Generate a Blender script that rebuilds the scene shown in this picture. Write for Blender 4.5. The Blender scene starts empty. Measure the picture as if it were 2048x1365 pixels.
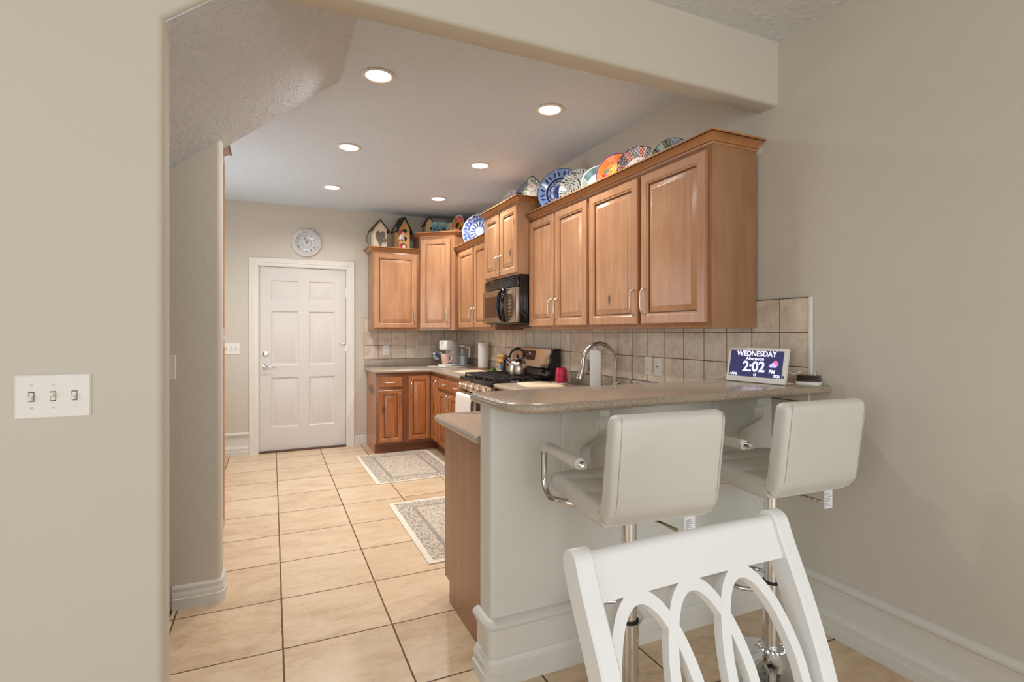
import bpy, bmesh, math, random
from mathutils import Vector as V, Matrix as M
PI = math.pi
C = bpy.context.scene.collection
sc = bpy.context.scene

# ------------------------------------------------------------------ camera
cam = bpy.data.cameras.new('camera'); cam_o = bpy.data.objects.new('camera', cam); C.objects.link(cam_o)
cam.sensor_width = 36.0; cam.lens = 36.0 * 1054.48 / 2048
cam.shift_x = 0.0; cam.shift_y = -(682.5 - 663.85) / 2048
cam.clip_start = 0.02
cam_o.location = (0, 0, 1.3276); cam_o.rotation_euler = (PI / 2, 0, -0.4272)
sc.camera = cam_o

# ------------------------------------------------------------------ world, light, exposure
w = bpy.data.worlds.new('world'); sc.world = w; w.use_nodes = True
nt = w.node_tree; bg = nt.nodes['Background']
sky = nt.nodes.new('ShaderNodeTexSky'); sky.sky_type = 'HOSEK_WILKIE'; sky.turbidity = 3.0
sky.sun_direction = V((-0.4, -0.6, 0.7)).normalized()
nt.links.new(sky.outputs[0], bg.inputs[0]); bg.inputs[1].default_value = 1.0
sc.view_settings.view_transform = 'Standard'; sc.view_settings.look = 'None'
sc.view_settings.gamma = 1.0; sc.view_settings.use_curve_mapping = False
sc.view_settings.exposure = -0.6

def area(name, loc, direction, sx, sy, power, color=(1, 1, 1), disk=False, spread=180):
    l = bpy.data.lights.new(name, 'AREA'); l.energy = power; l.color = color
    l.shape = 'DISK' if disk else 'RECTANGLE'; l.size = sx
    if not disk: l.size_y = sy
    l.spread = math.radians(spread)
    o = bpy.data.objects.new(name, l); C.objects.link(o); o.location = loc
    o.rotation_euler = V(direction).to_track_quat('-Z', 'Y').to_euler()
    return o
DAY = (0.90, 0.95, 1.0); WARM = (0.98, 0.975, 0.96)
# daylight entering through the dining-room windows behind the camera and in the left wall
area('daylight_rear_window', (0.2, -3.05, 1.45), (0, 1, 0.0), 3.4, 2.0, 138, DAY)
area('daylight_left_window', (-3.05, -0.9, 1.45), (1, 0.0, 0), 2.6, 2.0, 62, DAY)
area('added_kitchen_fill', (-1.0, 5.0, 1.55), (1, 0, 0.15), 1.6, 1.2, 30, DAY)  # added fill for the kitchen, set at a made-up window out of view
CANS = [(x, y) for y in (2.945, 4.18, 5.41) for x in (0.533, 1.603)]

# ------------------------------------------------------------------ helpers
def lin(c):
    return tuple((x / 255 / 12.92) if x / 255 <= 0.04045 else ((x / 255 + 0.055) / 1.055) ** 2.4 for x in c) + (1.0,)

class NT:
    def __init__(s, name):
        s.m = bpy.data.materials.new(name); s.m.use_nodes = True; s.t = s.m.node_tree
        s.b = s.t.nodes['Principled BSDF']
    def n(s, typ, **kw):
        q = s.t.nodes.new(typ)
        for k, v in kw.items(): setattr(q, k, v)
        return q
    def set(s, sock, v):
        if hasattr(v, 'is_output'): s.t.links.new(v, sock)
        else: sock.default_value = v
    def math(s, op, a, b=0.0, c=0.0, clamp=False):
        q = s.n('ShaderNodeMath', operation=op); q.use_clamp = clamp
        s.set(q.inputs[0], a); s.set(q.inputs[1], b)
        if op in ('MULTIPLY_ADD', 'COMPARE', 'SMOOTH_MIN'): s.set(q.inputs[2], c)
        return q.outputs[0]
    def obj(s):
        return s.n('ShaderNodeTexCoord').outputs['Object']
    def xyz(s, v):
        q = s.n('ShaderNodeSeparateXYZ'); s.set(q.inputs[0], v); return q.outputs
    def comb(s, x, y, z):
        q = s.n('ShaderNodeCombineXYZ')
        for i, v in enumerate((x, y, z)): s.set(q.inputs[i], v)
        return q.outputs[0]
    def scale(s, v, sx, sy, sz, off=(0, 0, 0)):
        q = s.n('ShaderNodeMapping'); s.set(q.inputs[0], v)
        q.inputs['Scale'].default_value = (sx, sy, sz); q.inputs['Location'].default_value = off
        return q.outputs[0]
    def noise(s, v, sc_, det=3.0, rough=0.55, dist=0.0):
        q = s.n('ShaderNodeTexNoise'); s.set(q.inputs['Vector'], v)
        q.inputs['Scale'].default_value = sc_; q.inputs['Detail'].default_value = det
        q.inputs['Roughness'].default_value = rough; q.inputs['Distortion'].default_value = dist
        return q.outputs[0]
    def vor(s, v, sc_, out='Distance', feature='F1'):
        q = s.n('ShaderNodeTexVoronoi', feature=feature); s.set(q.inputs['Vector'], v)
        q.inputs['Scale'].default_value = sc_
        return q.outputs[out]
    def ramp(s, f, stops, interp='LINEAR'):
        q = s.n('ShaderNodeValToRGB'); q.color_ramp.interpolation = interp
        e = q.color_ramp.elements
        while len(e) < len(stops): e.new(0.5)
        for k, (p, c) in enumerate(stops): e[k].position = p; e[k].color = lin(c) if len(c) == 3 and max(c) > 1.001 else tuple(c) + (1,)
        s.set(q.inputs[0], f); return q.outputs[0]
    def mix(s, f, a, b, typ='MIX'):
        q = s.n('ShaderNodeMix', data_type='RGBA', blend_type=typ)
        s.set(q.inputs[0], f); s.set(q.inputs[6], a); s.set(q.inputs[7], b)
        return q.outputs[2]
    def bump(s, h, strength=0.2, dist=0.01):
        q = s.n('ShaderNodeBump'); q.inputs['Strength'].default_value = strength
        q.inputs['Distance'].default_value = dist; s.set(q.inputs['Height'], h)
        s.t.links.new(q.outputs[0], s.b.inputs['Normal'])
    def out(s, col=None, rough=0.5, metal=0.0, **kw):
        if col is not None: s.set(s.b.inputs['Base Color'], col)
        s.set(s.b.inputs['Roughness'], rough); s.set(s.b.inputs['Metallic'], metal)
        for k, v in kw.items(): s.set(s.b.inputs[k.replace('_', ' ')], v)
        return s.m

def plain(name, c, rough=0.5, metal=0.0, vary=0.05, scale=12.0, bump=0.0, **kw):
    s = NT(name); o = s.obj(); f = s.noise(o, scale, 3.0)
    a = tuple(max(0, x * (1 - vary)) for x in c); b = tuple(min(255, x * (1 + vary)) for x in c)
    col = s.mix(f, lin(a), lin(b))
    if bump: s.bump(s.noise(o, scale * 8, 2.0), bump, 0.004)
    return s.out(col, rough, metal, **kw)

def emit(name, c, strength):
    s = NT(name); s.set(s.b.inputs['Base Color'], lin(c)); s.set(s.b.inputs['Emission Color'], lin(c))
    s.b.inputs['Emission Strength'].default_value = strength
    return s.m

def glass(name, c, rough=0.02, ior=1.45):
    s = NT(name); t = s.t
    tr = s.n('ShaderNodeBsdfTransparent'); tr.inputs[0].default_value = lin(c)
    gl_ = s.n('ShaderNodeBsdfGlossy'); gl_.inputs['Roughness'].default_value = rough
    fr_ = s.n('ShaderNodeLayerWeight'); fr_.inputs[0].default_value = 0.5
    mx = s.n('ShaderNodeMixShader'); s.set(mx.inputs[0], s.math('MULTIPLY_ADD', s.math('POWER', fr_.outputs['Facing'], 3.0), 0.45, 0.04))
    t.links.new(tr.outputs[0], mx.inputs[1]); t.links.new(gl_.outputs[0], mx.inputs[2])
    t.links.new(mx.outputs[0], t.nodes['Material Output'].inputs[0])
    return s.m

# ---- paint with the knockdown texture of the walls and ceilings
def paint(name, c, rough=0.6, tex=0.05, tscale=14.0, vary=0.015):
    s = NT(name); o = s.obj()
    a = tuple(x * (1 - vary) for x in c); b = tuple(min(255, x * (1 + vary)) for x in c)
    col = s.mix(s.noise(o, 1.3, 2.0), lin(a), lin(b))
    h = s.noise(o, tscale, 4.0, 0.6, 1.2)
    h = s.ramp(h, [(0.48, (0, 0, 0)), (0.60, (1, 1, 1))])
    s.bump(h, tex, 0.01)
    return s.out(col, rough)

def wood(name, c0, c1, knots=0.5, axis='z', rough=0.32, ksz=1.0):
    s = NT(name); o = s.obj()
    rnd = s.n('ShaderNodeObjectInfo').outputs['Random']
    off = s.math('MULTIPLY', rnd, 37.0)
    q = s.n('ShaderNodeVectorMath', operation='ADD'); s.set(q.inputs[0], o); s.set(q.inputs[1], s.comb(off, off, off)); o2 = q.outputs[0]
    st = {'z': (9, 9, 0.9), 'x': (0.9, 9, 9), 'y': (9, 0.9, 9)}[axis]
    g = s.scale(o2, *st)
    f1 = s.noise(g, 1.6, 4.0, 0.55, 0.9)
    f2 = s.noise(s.scale(o2, st[0] * 6, st[1] * 6, st[2] * 5), 1.5, 2.0)
    cl = s.noise(o2, 3.2, 2.0)
    f = s.math('ADD', s.math('MULTIPLY', f1, 0.55), s.math('ADD', s.math('MULTIPLY', f2, 0.12), s.math('MULTIPLY', cl, 0.33)))
    cc = tuple((a + b) / 2 for a, b in zip(c0, c1))
    col = s.ramp(f, [(0.30, c0), (0.5, cc), (0.72, c1)])
    if knots:
        kv = s.scale(o2, *{'z': (1.0, 0.15, 0.55), 'x': (0.55, 1, 1), 'y': (1, .55, 1)}[axis])
        kd = s.vor(kv, 4.0)
        kd = s.math('ADD', kd, s.math('MULTIPLY', s.noise(o2, 25.0, 2.0), 0.05))
        k = s.ramp(kd, [(0.06 * ksz, (1, 1, 1)), (0.115 * ksz, (0, 0, 0))])
        col = s.mix(s.math('MULTIPLY', k, knots), col, lin((62, 30, 14)))
    s.bump(f1, 0.04, 0.003)
    return s.out(col, rough, Coat_Weight=0.25, Coat_Roughness=0.2)

def tile(name, ax, p, x0, y0, gw, cols, grout, rough=0.3, blotch=6.0):
    """square tiles; ax = which two object axes the grid runs on"""
    s = NT(name); o = s.obj(); q = s.xyz(o)
    u = s.math('DIVIDE', s.math('SUBTRACT', q[ax[0]], x0), p[0]); v = s.math('DIVIDE', s.math('SUBTRACT', q[ax[1]], y0), p[1])
    wob = s.math('MULTIPLY', s.math('SUBTRACT', s.noise(o, 60.0, 2.0), 0.5), 0.012)
    def line(a, pp):
        fr = s.math('FRACT', s.math('ADD', a, wob))
        d = s.math('MINIMUM', fr, s.math('SUBTRACT', 1.0, fr))
        return s.math('LESS_THAN', d, gw / pp / 2)
    g = s.math('MAXIMUM', line(u, p[0]), line(v, p[1]))
    cell = s.comb(s.math('FLOOR', u), s.math('FLOOR', v), 3.7)
    wn = s.n('ShaderNodeTexWhiteNoise'); s.set(wn.inputs['Vector'], cell)
    q2 = s.n('ShaderNodeVectorMath', operation='MULTIPLY_ADD'); s.set(q2.inputs[0], wn.outputs['Color']); q2.inputs[1].default_value = (9, 9, 9); s.set(q2.inputs[2], o)
    q4 = s.scale(q2.outputs[0], *( (0.7, 1.5, 1) if 'floor' in name else (1, 1, 1)))
    f = s.noise(q4, blotch, 6.0, 0.62, 0.6)
    fine = s.noise(q4, blotch * 5, 5.0, 0.65, 1.2)
    f = s.math('ADD', s.math('MULTIPLY', f, 0.62), s.math('MULTIPLY', fine, 0.38))
    f = s.math('ADD', f, s.math('MULTIPLY', s.math('SUBTRACT', wn.outputs['Value'], 0.5), 0.10))
    col = s.ramp(f, [(0.32, cols[0]), (0.5, cols[1]), (0.68, cols[2])])
    col = s.mix(g, col, lin(grout))
    h = s.math('SUBTRACT', s.math('MULTIPLY', fine, 0.25), g)
    s.bump(h, 0.35, 0.004)
    return s.out(col, s.math('ADD', rough, s.math('MULTIPLY', g, 0.5)))

MAT = {}
WALLC = (203, 195, 180)
MAT['wall'] = paint('wall_paint', WALLC)
MAT['wall_cool'] = paint('half_wall_paint', (212, 210, 200))
MAT['ceil'] = paint('ceiling_paint', (210, 220, 229), 0.6, 0.25, 12.0)
MAT['soffit'] = paint('soffit_paint', (206, 212, 218), 0.42, 0.5, 18.0)
MAT['white'] = plain('white_trim_paint', (226, 222, 213), 0.35, vary=0.01)
MAT['base'] = plain('baseboard_paint', (216, 212, 203), 0.38, vary=0.01)
MAT['door'] = plain('white_door_paint', (214, 208, 202), 0.38, vary=0.01)
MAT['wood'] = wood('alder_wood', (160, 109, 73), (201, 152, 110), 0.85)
MAT['wood_frame_shaded'] = wood('alder_face_frame_shaded', (138, 92, 60), (174, 126, 87), 0.3)  # same alder, darkened to stand for shade between the doors
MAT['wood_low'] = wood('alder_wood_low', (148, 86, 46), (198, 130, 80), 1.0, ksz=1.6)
MAT['wood_low_frame_shaded'] = wood('alder_base_frame_shaded', (116, 68, 42), (152, 96, 62), 0.4)  # base alder with the contact shade around doors put into its colour
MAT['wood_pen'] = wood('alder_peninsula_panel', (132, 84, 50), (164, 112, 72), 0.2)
MAT['glaze_shade'] = plain('dark_glaze_shade_line', (96, 56, 30), 0.4)  # glaze lines on the crowns; in door grooves mostly painted shade
MAT['wood_end'] = wood('alder_veneer', (144, 101, 68), (174, 130, 93), 0.2)
MAT['wood_crown'] = wood('alder_crown_wood', (156, 100, 56), (196, 140, 88), 0.0, 'x')
MAT['kick'] = wood('toe_kick_wood', (112, 68, 38), (146, 92, 54), 0.2, 'x', 0.45)
MAT['floor'] = tile('floor_tile', (0, 1), (0.4531, 0.4531), 0.0427, 0.1358, 0.0075,
                    ((190, 160, 126), (216, 189, 155), (228, 206, 176)), (104, 74, 48), 0.28, 5.0)
TC = ((180, 162, 141), (212, 196, 176), (228, 216, 198))
MAT['tile_r'] = tile('backsplash_tile_right', (1, 2), (0.1636, 0.1605), 1.618, 1.0035, 0.0045, TC, (98, 72, 56), 0.35, 9.0)
MAT['tile_b'] = tile('backsplash_tile_back', (0, 2), (0.1633, 0.1605), 0.984, 1.0035, 0.0045, TC, (98, 72, 56), 0.35, 9.0)
s = NT('speckled_counter'); o = s.obj()
sp = s.noise(o, 330.0, 2.0, 0.75)
col = s.ramp(sp, [(0.31, (84, 74, 64)), (0.43, (158, 140, 119)), (0.57, (166, 149, 128)), (0.69, (208, 200, 190))])
MAT['counter'] = s.out(col, 0.22)
MAT['nickel'] = plain('satin_nickel', (206, 198, 184), 0.28, 1.0, 0.02)
MAT['chrome'] = plain('polished_chrome', (225, 225, 226), 0.06, 1.0, 0.01)
s = NT('brushed_steel'); o = s.obj()
f = s.noise(s.scale(o, 3, 3, 160), 4.0, 2.0)
MAT['steel'] = s.out(s.mix(f, lin((176, 166, 154)), lin((206, 198, 188))), 0.24, 1.0)
MAT['steel_w'] = plain('warm_steel', (214, 196, 174), 0.22, 1.0, 0.02)
MAT['black'] = plain('black_gloss', (14, 14, 16), 0.08, vary=0.1)
MAT['black_m'] = plain('black_iron', (34, 31, 29), 0.42, vary=0.1)
MAT['rubber'] = plain('black_rubber', (22, 22, 22), 0.6)
MAT['plate'] = plain('white_plastic', (232, 228, 220), 0.35, vary=0.01)
MAT['slot'] = plain('dark_slot', (70, 64, 58), 0.5)
s = NT('cream_leatherette'); o = s.obj()
s.bump(s.vor(o, 320.0), 0.05, 0.001)
MAT['leather'] = s.out(s.mix(s.noise(o, 5.0, 2.0), lin((206, 202, 192)), lin((213, 210, 201))), 0.42)
MAT['seam'] = plain('stitch_seam', (172, 165, 152), 0.7)
MAT['chair'] = plain('white_painted_wood', (226, 225, 222), 0.36, vary=0.012, scale=6)
MAT['tag'] = plain('paper_tag', (236, 236, 236), 0.8, vary=0.01)
MAT['ink'] = plain('grey_print', (150, 150, 152), 0.8)

class B:
    def __init__(s): s.bm = bmesh.new(); s.mi = 0
    def face(s, vs):
        try:
            f = s.bm.faces.new(vs); f.material_index = s.mi; return f
        except ValueError: return None
    def verts(s, pts, mx=None):
        return [s.bm.verts.new(mx @ V(p) if mx else V(p)) for p in pts]
    def box(s, x0, x1, y0, y1, z0, z1, bev=0.0, mx=None, seg=2):
        if x1 < x0: x0, x1 = x1, x0
        if y1 < y0: y0, y1 = y1, y0
        if z1 < z0: z0, z1 = z1, z0
        vs = s.verts([(x, y, z) for x in (x0, x1) for y in (y0, y1) for z in (z0, z1)], mx)
        fs = []
        for q in ((0, 1, 3, 2), (4, 6, 7, 5), (0, 4, 5, 1), (2, 3, 7, 6), (0, 2, 6, 4), (1, 5, 7, 3)):
            fs.append(s.face([vs[i] for i in q]))
        if bev > 0:
            bev = min(bev, 0.49 * min(x1 - x0, y1 - y0, z1 - z0))
            es = list({e for f in fs for e in f.edges})
            r = bmesh.ops.bevel(s.bm, geom=es, offset=bev, segments=seg, profile=0.5, affect='EDGES')
            for f in r['faces']: f.material_index = s.mi
        return s
    def loft(s, rings, close=True, cap0=True, cap1=True, mx=None, dark_ring=(), dark_side=()):
        R = [s.verts(r, mx) for r in rings]
        n = len(R[0])
        for k, (a, b) in enumerate(zip(R, R[1:])):
            for i in range(n if close else n - 1):
                j = (i + 1) % n
                f = s.face([a[i], a[j], b[j], b[i]])
                if f and (k in dark_ring or i in dark_side): f.material_index = 1
        if cap0: s.face(list(reversed(R[0])))
        if cap1: s.face(R[-1])
        return s
    def tube(s, pts, r, seg=12, closed=False, caps=True, mx=None, flat=1.0):
        pts = [V(p) for p in pts]; n = len(pts)
        rr = r if isinstance(r, (list, tuple)) else [r] * n
        T = []
        for i in range(n):
            if closed: t = pts[(i + 1) % n] - pts[i - 1]
            else: t = pts[min(i + 1, n - 1)] - pts[max(i - 1, 0)]
            T.append(t.normalized())
        up = V((0, 0, 1)) if abs(T[0].z) < 0.9 else V((1, 0, 0))
        N = (up - T[0] * up.dot(T[0])).normalized(); rings = []
        for i in range(n):
            N = (N - T[i] * N.dot(T[i])).normalized(); Bn = T[i].cross(N)
            rings.append([pts[i] + (N * math.cos(a) * flat + Bn * math.sin(a)) * rr[i] for a in [2 * PI * k / seg for k in range(seg)]])
        if closed: rings.append(rings[0])
        s.loft(rings, True, caps and not closed, caps and not closed, mx)
        if closed: bmesh.ops.remove_doubles(s.bm, verts=s.bm.verts, dist=1e-6)
        return s
    def lathe(s, prof, seg=32, c=(0, 0, 0), mx=None, cap0=True, cap1=True):
        """prof: (r, z) list"""
        s.loft([[(c[0] + r * math.cos(2 * PI * k / seg), c[1] + r * math.sin(2 * PI * k / seg), c[2] + z) for k in range(seg)] for r, z in prof], True, cap0, cap1, mx)
        return s
    def prism(s, poly, z0, z1, mx=None):
        s.loft([[(x, y, z0) for x, y in poly], [(x, y, z1) for x, y in poly]], True, True, True, mx); return s
    def prism_y(s, poly, y0, y1, mx=None):
        """polygon in the xz plane"""
        s.loft([[(x, y0, z) for x, z in poly], [(x, y1, z) for x, z in poly]], True, True, True, mx); return s
    def rects(s, x0, x1, z0, z1, steps, back=None, mx=None, dark=()):
        """nested rectangles: steps = (inset, y)"""
        rg = [[(x0 + i, y, z0 + i), (x1 - i, y, z0 + i), (x1 - i, y, z1 - i), (x0 + i, y, z1 - i)] for i, y in steps]
        s.loft(rg, True, back is not None, True, mx, dark); return s
    def sphere(s, c, r, seg=16, sc3=(1, 1, 1), mx=None):
        n = seg // 2; prof = [(max(1e-4, math.sin(PI * k / n)) * r, -math.cos(PI * k / n) * r) for k in range(n + 1)]
        s.loft([[(c[0] + a * math.cos(2 * PI * k / seg) * sc3[0], c[1] + a * math.sin(2 * PI * k / seg) * sc3[1], c[2] + z * sc3[2]) for k in range(seg)] for a, z in prof], True, True, True, mx)
        return s
    def sweep(s, path, prof, closed=False, cap=True, dark=()):
        """path in xy, profile (outward to the right, z)"""
        P2 = [V((p[0], p[1])) for p in path]; n = len(P2); rings = []
        for i in range(n):
            if closed: a, b = P2[i] - P2[i - 1], P2[(i + 1) % n] - P2[i]
            else:
                a = P2[i] - P2[i - 1] if i else P2[1] - P2[0]
                b = P2[i + 1] - P2[i] if i < n - 1 else a
            na = V((a.y, -a.x)).normalized(); nb = V((b.y, -b.x)).normalized()
            m = (na + nb); m = m / (1 + na.dot(nb))
            rings.append([(P2[i].x + m.x * o, P2[i].y + m.y * o, z) for o, z in prof])
        if closed: rings.append(rings[0])
        s.loft(rings, True, cap and not closed, cap and not closed, None, (), dark)
        if closed: bmesh.ops.remove_doubles(s.bm, verts=s.bm.verts, dist=1e-6)
        return s
    def build(s, name, mats, parent=None, smooth=40, loc=None, rot=None):
        me = bpy.data.meshes.new(name)
        bmesh.ops.recalc_face_normals(s.bm, faces=s.bm.faces)
        s.bm.to_mesh(me); s.bm.free()
        for m in (mats if isinstance(mats, (list, tuple)) else [mats]): me.materials.append(MAT[m] if isinstance(m, str) else m)
        if smooth:
            me.polygons.foreach_set('use_smooth', [True] * len(me.polygons))
            me.set_sharp_from_angle(angle=math.radians(smooth))
        o = bpy.data.objects.new(name, me); C.objects.link(o)
        if parent: o.parent = parent
        if loc: o.location = loc
        if rot: o.rotation_euler = rot
        return o

def thing(name, label, cat, loc=(0, 0, 0), rotz=0.0, group=None):
    o = bpy.data.objects.new(name, None); C.objects.link(o); o.empty_display_size = 0.05
    o.location = loc; o.rotation_euler = (0, 0, rotz); o['label'] = label; o['category'] = cat
    if group: o['group'] = group
    return o
def tag(o, label, cat, group=None):
    o['label'] = label; o['category'] = cat
    if group: o['group'] = group
    return o
def struct(o, label=None):
    o['kind'] = 'structure'
    if label: o['label'] = label
    return o
def copy_tree(o, parent=None):
    c = o.copy(); C.objects.link(c)
    if parent: c.parent = parent
    for ch in list(o.children): copy_tree(ch, c)
    return c
def bx(name, m, x0, x1, y0, y1, z0, z1, parent=None, bev=0.0, smooth=40):
    return B().box(x0, x1, y0, y1, z0, z1, bev).build(name, m, parent, smooth)
def arc(cx, cy, r, a0, a1, n):
    return [(cx + r * math.cos(a0 + (a1 - a0) * k / n), cy + r * math.sin(a0 + (a1 - a0) * k / n)) for k in range(n + 1)]
def fillet(poly, rad, n=8):
    """rad: dict index -> radius"""
    out = []
    L = len(poly)
    for i, p in enumerate(poly):
        r = rad.get(i, 0)
        if not r: out.append(p); continue
        p = V(p); a = (V(poly[i - 1]) - p).normalized(); b = (V(poly[(i + 1) % L]) - p).normalized()
        ang = a.angle(b); d = r / math.tan(ang / 2)
        c = p + (a + b).normalized() * (r / math.sin(ang / 2))
        s0 = p + a * d - c; s1 = p + b * d - c
        a0 = math.atan2(s0.y, s0.x); a1 = math.atan2(s1.y, s1.x)
        while a1 - a0 > PI: a1 -= 2 * PI
        while a1 - a0 < -PI: a1 += 2 * PI
        out += [(c.x + r * math.cos(a0 + (a1 - a0) * k / n), c.y + r * math.sin(a0 + (a1 - a0) * k / n)) for k in range(n + 1)]
    return out
def slab(b, poly, z0, z1, flat_test=None, n=6):
    """bullnosed slab (ccw polygon); edges whose midpoint passes flat_test stay square"""
    L = len(poly); r = (z1 - z0) / 2
    E_ = []
    for i in range(L):
        p, q = V(poly[i]), V(poly[(i + 1) % L]); d = (q - p).normalized()
        E_.append((p, d, V((-d.y, d.x)), 0.0 if flat_test and flat_test((p + q) / 2) else 1.0))
    rings = []
    for k in range(n + 1):
        t = -PI / 2 + PI * k / n; ins = r * (1 - math.cos(t)); z = (z0 + z1) / 2 + r * math.sin(t)
        ring = []
        for i in range(L):
            p0, d0, n0, f0 = E_[i - 1]; p1, d1, n1, f1 = E_[i]
            a = p0 + n0 * ins * f0; c = p1 + n1 * ins * f1
            den = d0.x * d1.y - d0.y * d1.x
            if abs(den) < 1e-4: pt = c if f0 == f1 else c
            else:
                tt = ((c - a).x * d1.y - (c - a).y * d1.x) / den; pt = a + d0 * tt
            ring.append((pt.x, pt.y, z))
        rings.append(ring)
    b.loft(rings); return b
def rrect(w, h, r, n=5):
    return arc(w / 2 - r, h / 2 - r, r, 0, PI / 2, n) + arc(-w / 2 + r, h / 2 - r, r, PI / 2, PI, n) + arc(-w / 2 + r, -h / 2 + r, r, PI, 1.5 * PI, n) + arc(w / 2 - r, -h / 2 + r, r, 1.5 * PI, 2 * PI, n)
def text_mesh(txt, size, bold=0.0, align='CENTER', ext=0.0003):
    cu = bpy.data.curves.new('t', 'FONT'); cu.body = txt; cu.size = size; cu.offset = bold * size
    cu.align_x = align; cu.align_y = 'CENTER'; cu.extrude = ext; cu.resolution_u = 3
    o = bpy.data.objects.new('t', cu); C.objects.link(o)
    dg = bpy.context.evaluated_depsgraph_get(); dg.update()
    me = bpy.data.meshes.new_from_object(o.evaluated_get(dg))
    bpy.data.objects.remove(o); bpy.data.curves.remove(cu)
    return me
def add_text(b, txt, size, mx, bold=0.0, align='CENTER', sx=1.0, ext=0.0003):
    me = text_mesh(txt, size, bold, align, ext)
    if align == 'CENTER' and me.vertices:
        xs_ = [v.co.x for v in me.vertices]; ys_ = [v.co.y for v in me.vertices]
        me.transform(M.Translation((-(min(xs_) + max(xs_)) / 2, -(min(ys_) + max(ys_)) / 2, 0)))
    me.transform(mx @ M.Diagonal((sx, 1, 1, 1)))
    n0 = len(b.bm.faces); b.bm.from_mesh(me); b.bm.faces.ensure_lookup_table()
    for f in b.bm.faces[n0:]: f.material_index = b.mi
    bpy.data.meshes.remove(me)

# ------------------------------------------------------------------ room shell
XW, YB, ZC = 2.243, 6.365, 2.738       # right wall, back wall, ceiling
XT, YT = 2.232, 6.355                  # faces of the wall tile
YF, YK = 1.80, 1.92                    # dining and kitchen faces of the dividing wall
XL, YR = -3.2, -3.2
struct(bx('floor', 'floor', -0.43, XW, YR, YB, -0.05, 0.0, smooth=0))
MAT['carpet'] = plain('dark_carpet', (66, 60, 54), 0.95, vary=0.2, scale=200, bump=0.4)
struct(bx('floor_landing', 'carpet', -1.5, -0.44, YK, 2.94, -0.16, -0.06, smooth=0), 'dark carpeted landing below the tiled floor edge')
struct(bx('floor_dining', 'floor', XL, -0.431, YR, YF + 0.06, -0.05, -0.0005, smooth=0))
struct(bx('floor_pantry', 'floor', -1.2, -0.431, 2.95, YB, -0.05, -0.0005, smooth=0))
struct(bx('trim_1', 'black_m', -0.441, -0.431, YK + 0.002, 2.945, -0.15, 0.004), 'dark metal edging where the floor tile stops')
MAT['ceil_dining'] = paint('dining_ceiling_paint', (214, 214, 213), 0.6, 0.3, 12.0)
struct(bx('ceiling', 'ceil_dining', XL, XW, YR, YF + 0.06, ZC, ZC + 0.1, smooth=0))
struct(bx('ceiling_kitchen', 'ceil', -1.62, XW, YF + 0.0605, YB, ZC, ZC + 0.1, smooth=0))
struct(bx('wall_right', 'wall', XW, XW + 0.12, YR, YB + 0.12, -0.05, ZC + 0.1, smooth=0))
DX0, DX1, DZ = -0.127, 0.780, 2.042    # entry door slab
b = B()
b.box(-1.3, DX0 - 0.02, YB, YB + 0.12, -0.05, ZC + 0.1); b.box(DX1 + 0.02, XW, YB, YB + 0.12, -0.05, ZC + 0.1)
b.box(DX0 - 0.02, DX1 + 0.02, YB, YB + 0.12, DZ + 0.02, ZC + 0.1)
struct(b.build('wall_back', 'wall', smooth=0))
b = B(); b.box(-1.3, -1.18, 3.10, YB, -0.05, 0.9); b.box(-1.3, -1.18, 3.10, YB, 2.15, ZC); b.box(-1.3, -1.18, 3.10, 4.15, 0.9, 2.15); b.box(-1.3, -1.18, 5.85, YB, 0.9, 2.15)
struct(b.build('wall_left', 'wall', smooth=0))
b = B(); b.box(XL - 0.12, XL, YR, YF, -0.05, 0.45); b.box(XL - 0.12, XL, YR, YF, 2.45, ZC); b.box(XL - 0.12, XL, YR, -2.2, 0.45, 2.45); b.box(XL - 0.12, XL, 0.4, YF, 0.45, 2.45)
struct(b.build('wall_dining', 'wall', smooth=0))
b = B(); b.box(XL, XW, YR - 0.12, YR, -0.05, 0.45); b.box(XL, XW, YR - 0.12, YR, 2.45, ZC); b.box(XL, -1.5, YR - 0.12, YR, 0.45, 2.45); b.box(1.9, XW, YR - 0.12, YR, 0.45, 2.45)
struct(b.build('wall_rear', 'wall', smooth=0))
struct(bx('wall_stair', 'wall', -1.62, -1.5, YF, 3.1, -0.05, ZC, smooth=0))
def window(n, p0, p1, z0, z1, nb):
    """white frame with bars in an opening from p0 to p1"""
    f = B(); p0, p1 = V(p0), V(p1); d = p1 - p0; L = d.length
    mx = M.Translation((p0.x, p0.y, 0)) @ M.Rotation(math.atan2(d.y, d.x), 4, 'Z')
    for a in (0, L - 0.05): f.box(a, a + 0.05, -0.03, 0.03, z0, z1, mx=mx)
    for a in (z0, z1 - 0.05): f.box(0, L, -0.03, 0.03, a, a + 0.05, mx=mx)
    for k in range(1, nb): f.box(L * k / nb - 0.015, L * k / nb + 0.015, -0.02, 0.02, z0, z1, mx=mx)
    struct(f.build('window_%d' % n, 'white'))
window(1, (-1.5, YR - 0.06), (1.9, YR - 0.06), 0.45, 2.45, 4)
window(2, (XL - 0.06, -2.2), (XL - 0.06, 0.4), 0.45, 2.45, 3)
window(3, (-1.24, 4.15), (-1.24, 5.85), 0.9, 2.15, 2)  # unseen kitchen window, made up to carry the added fill light

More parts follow.
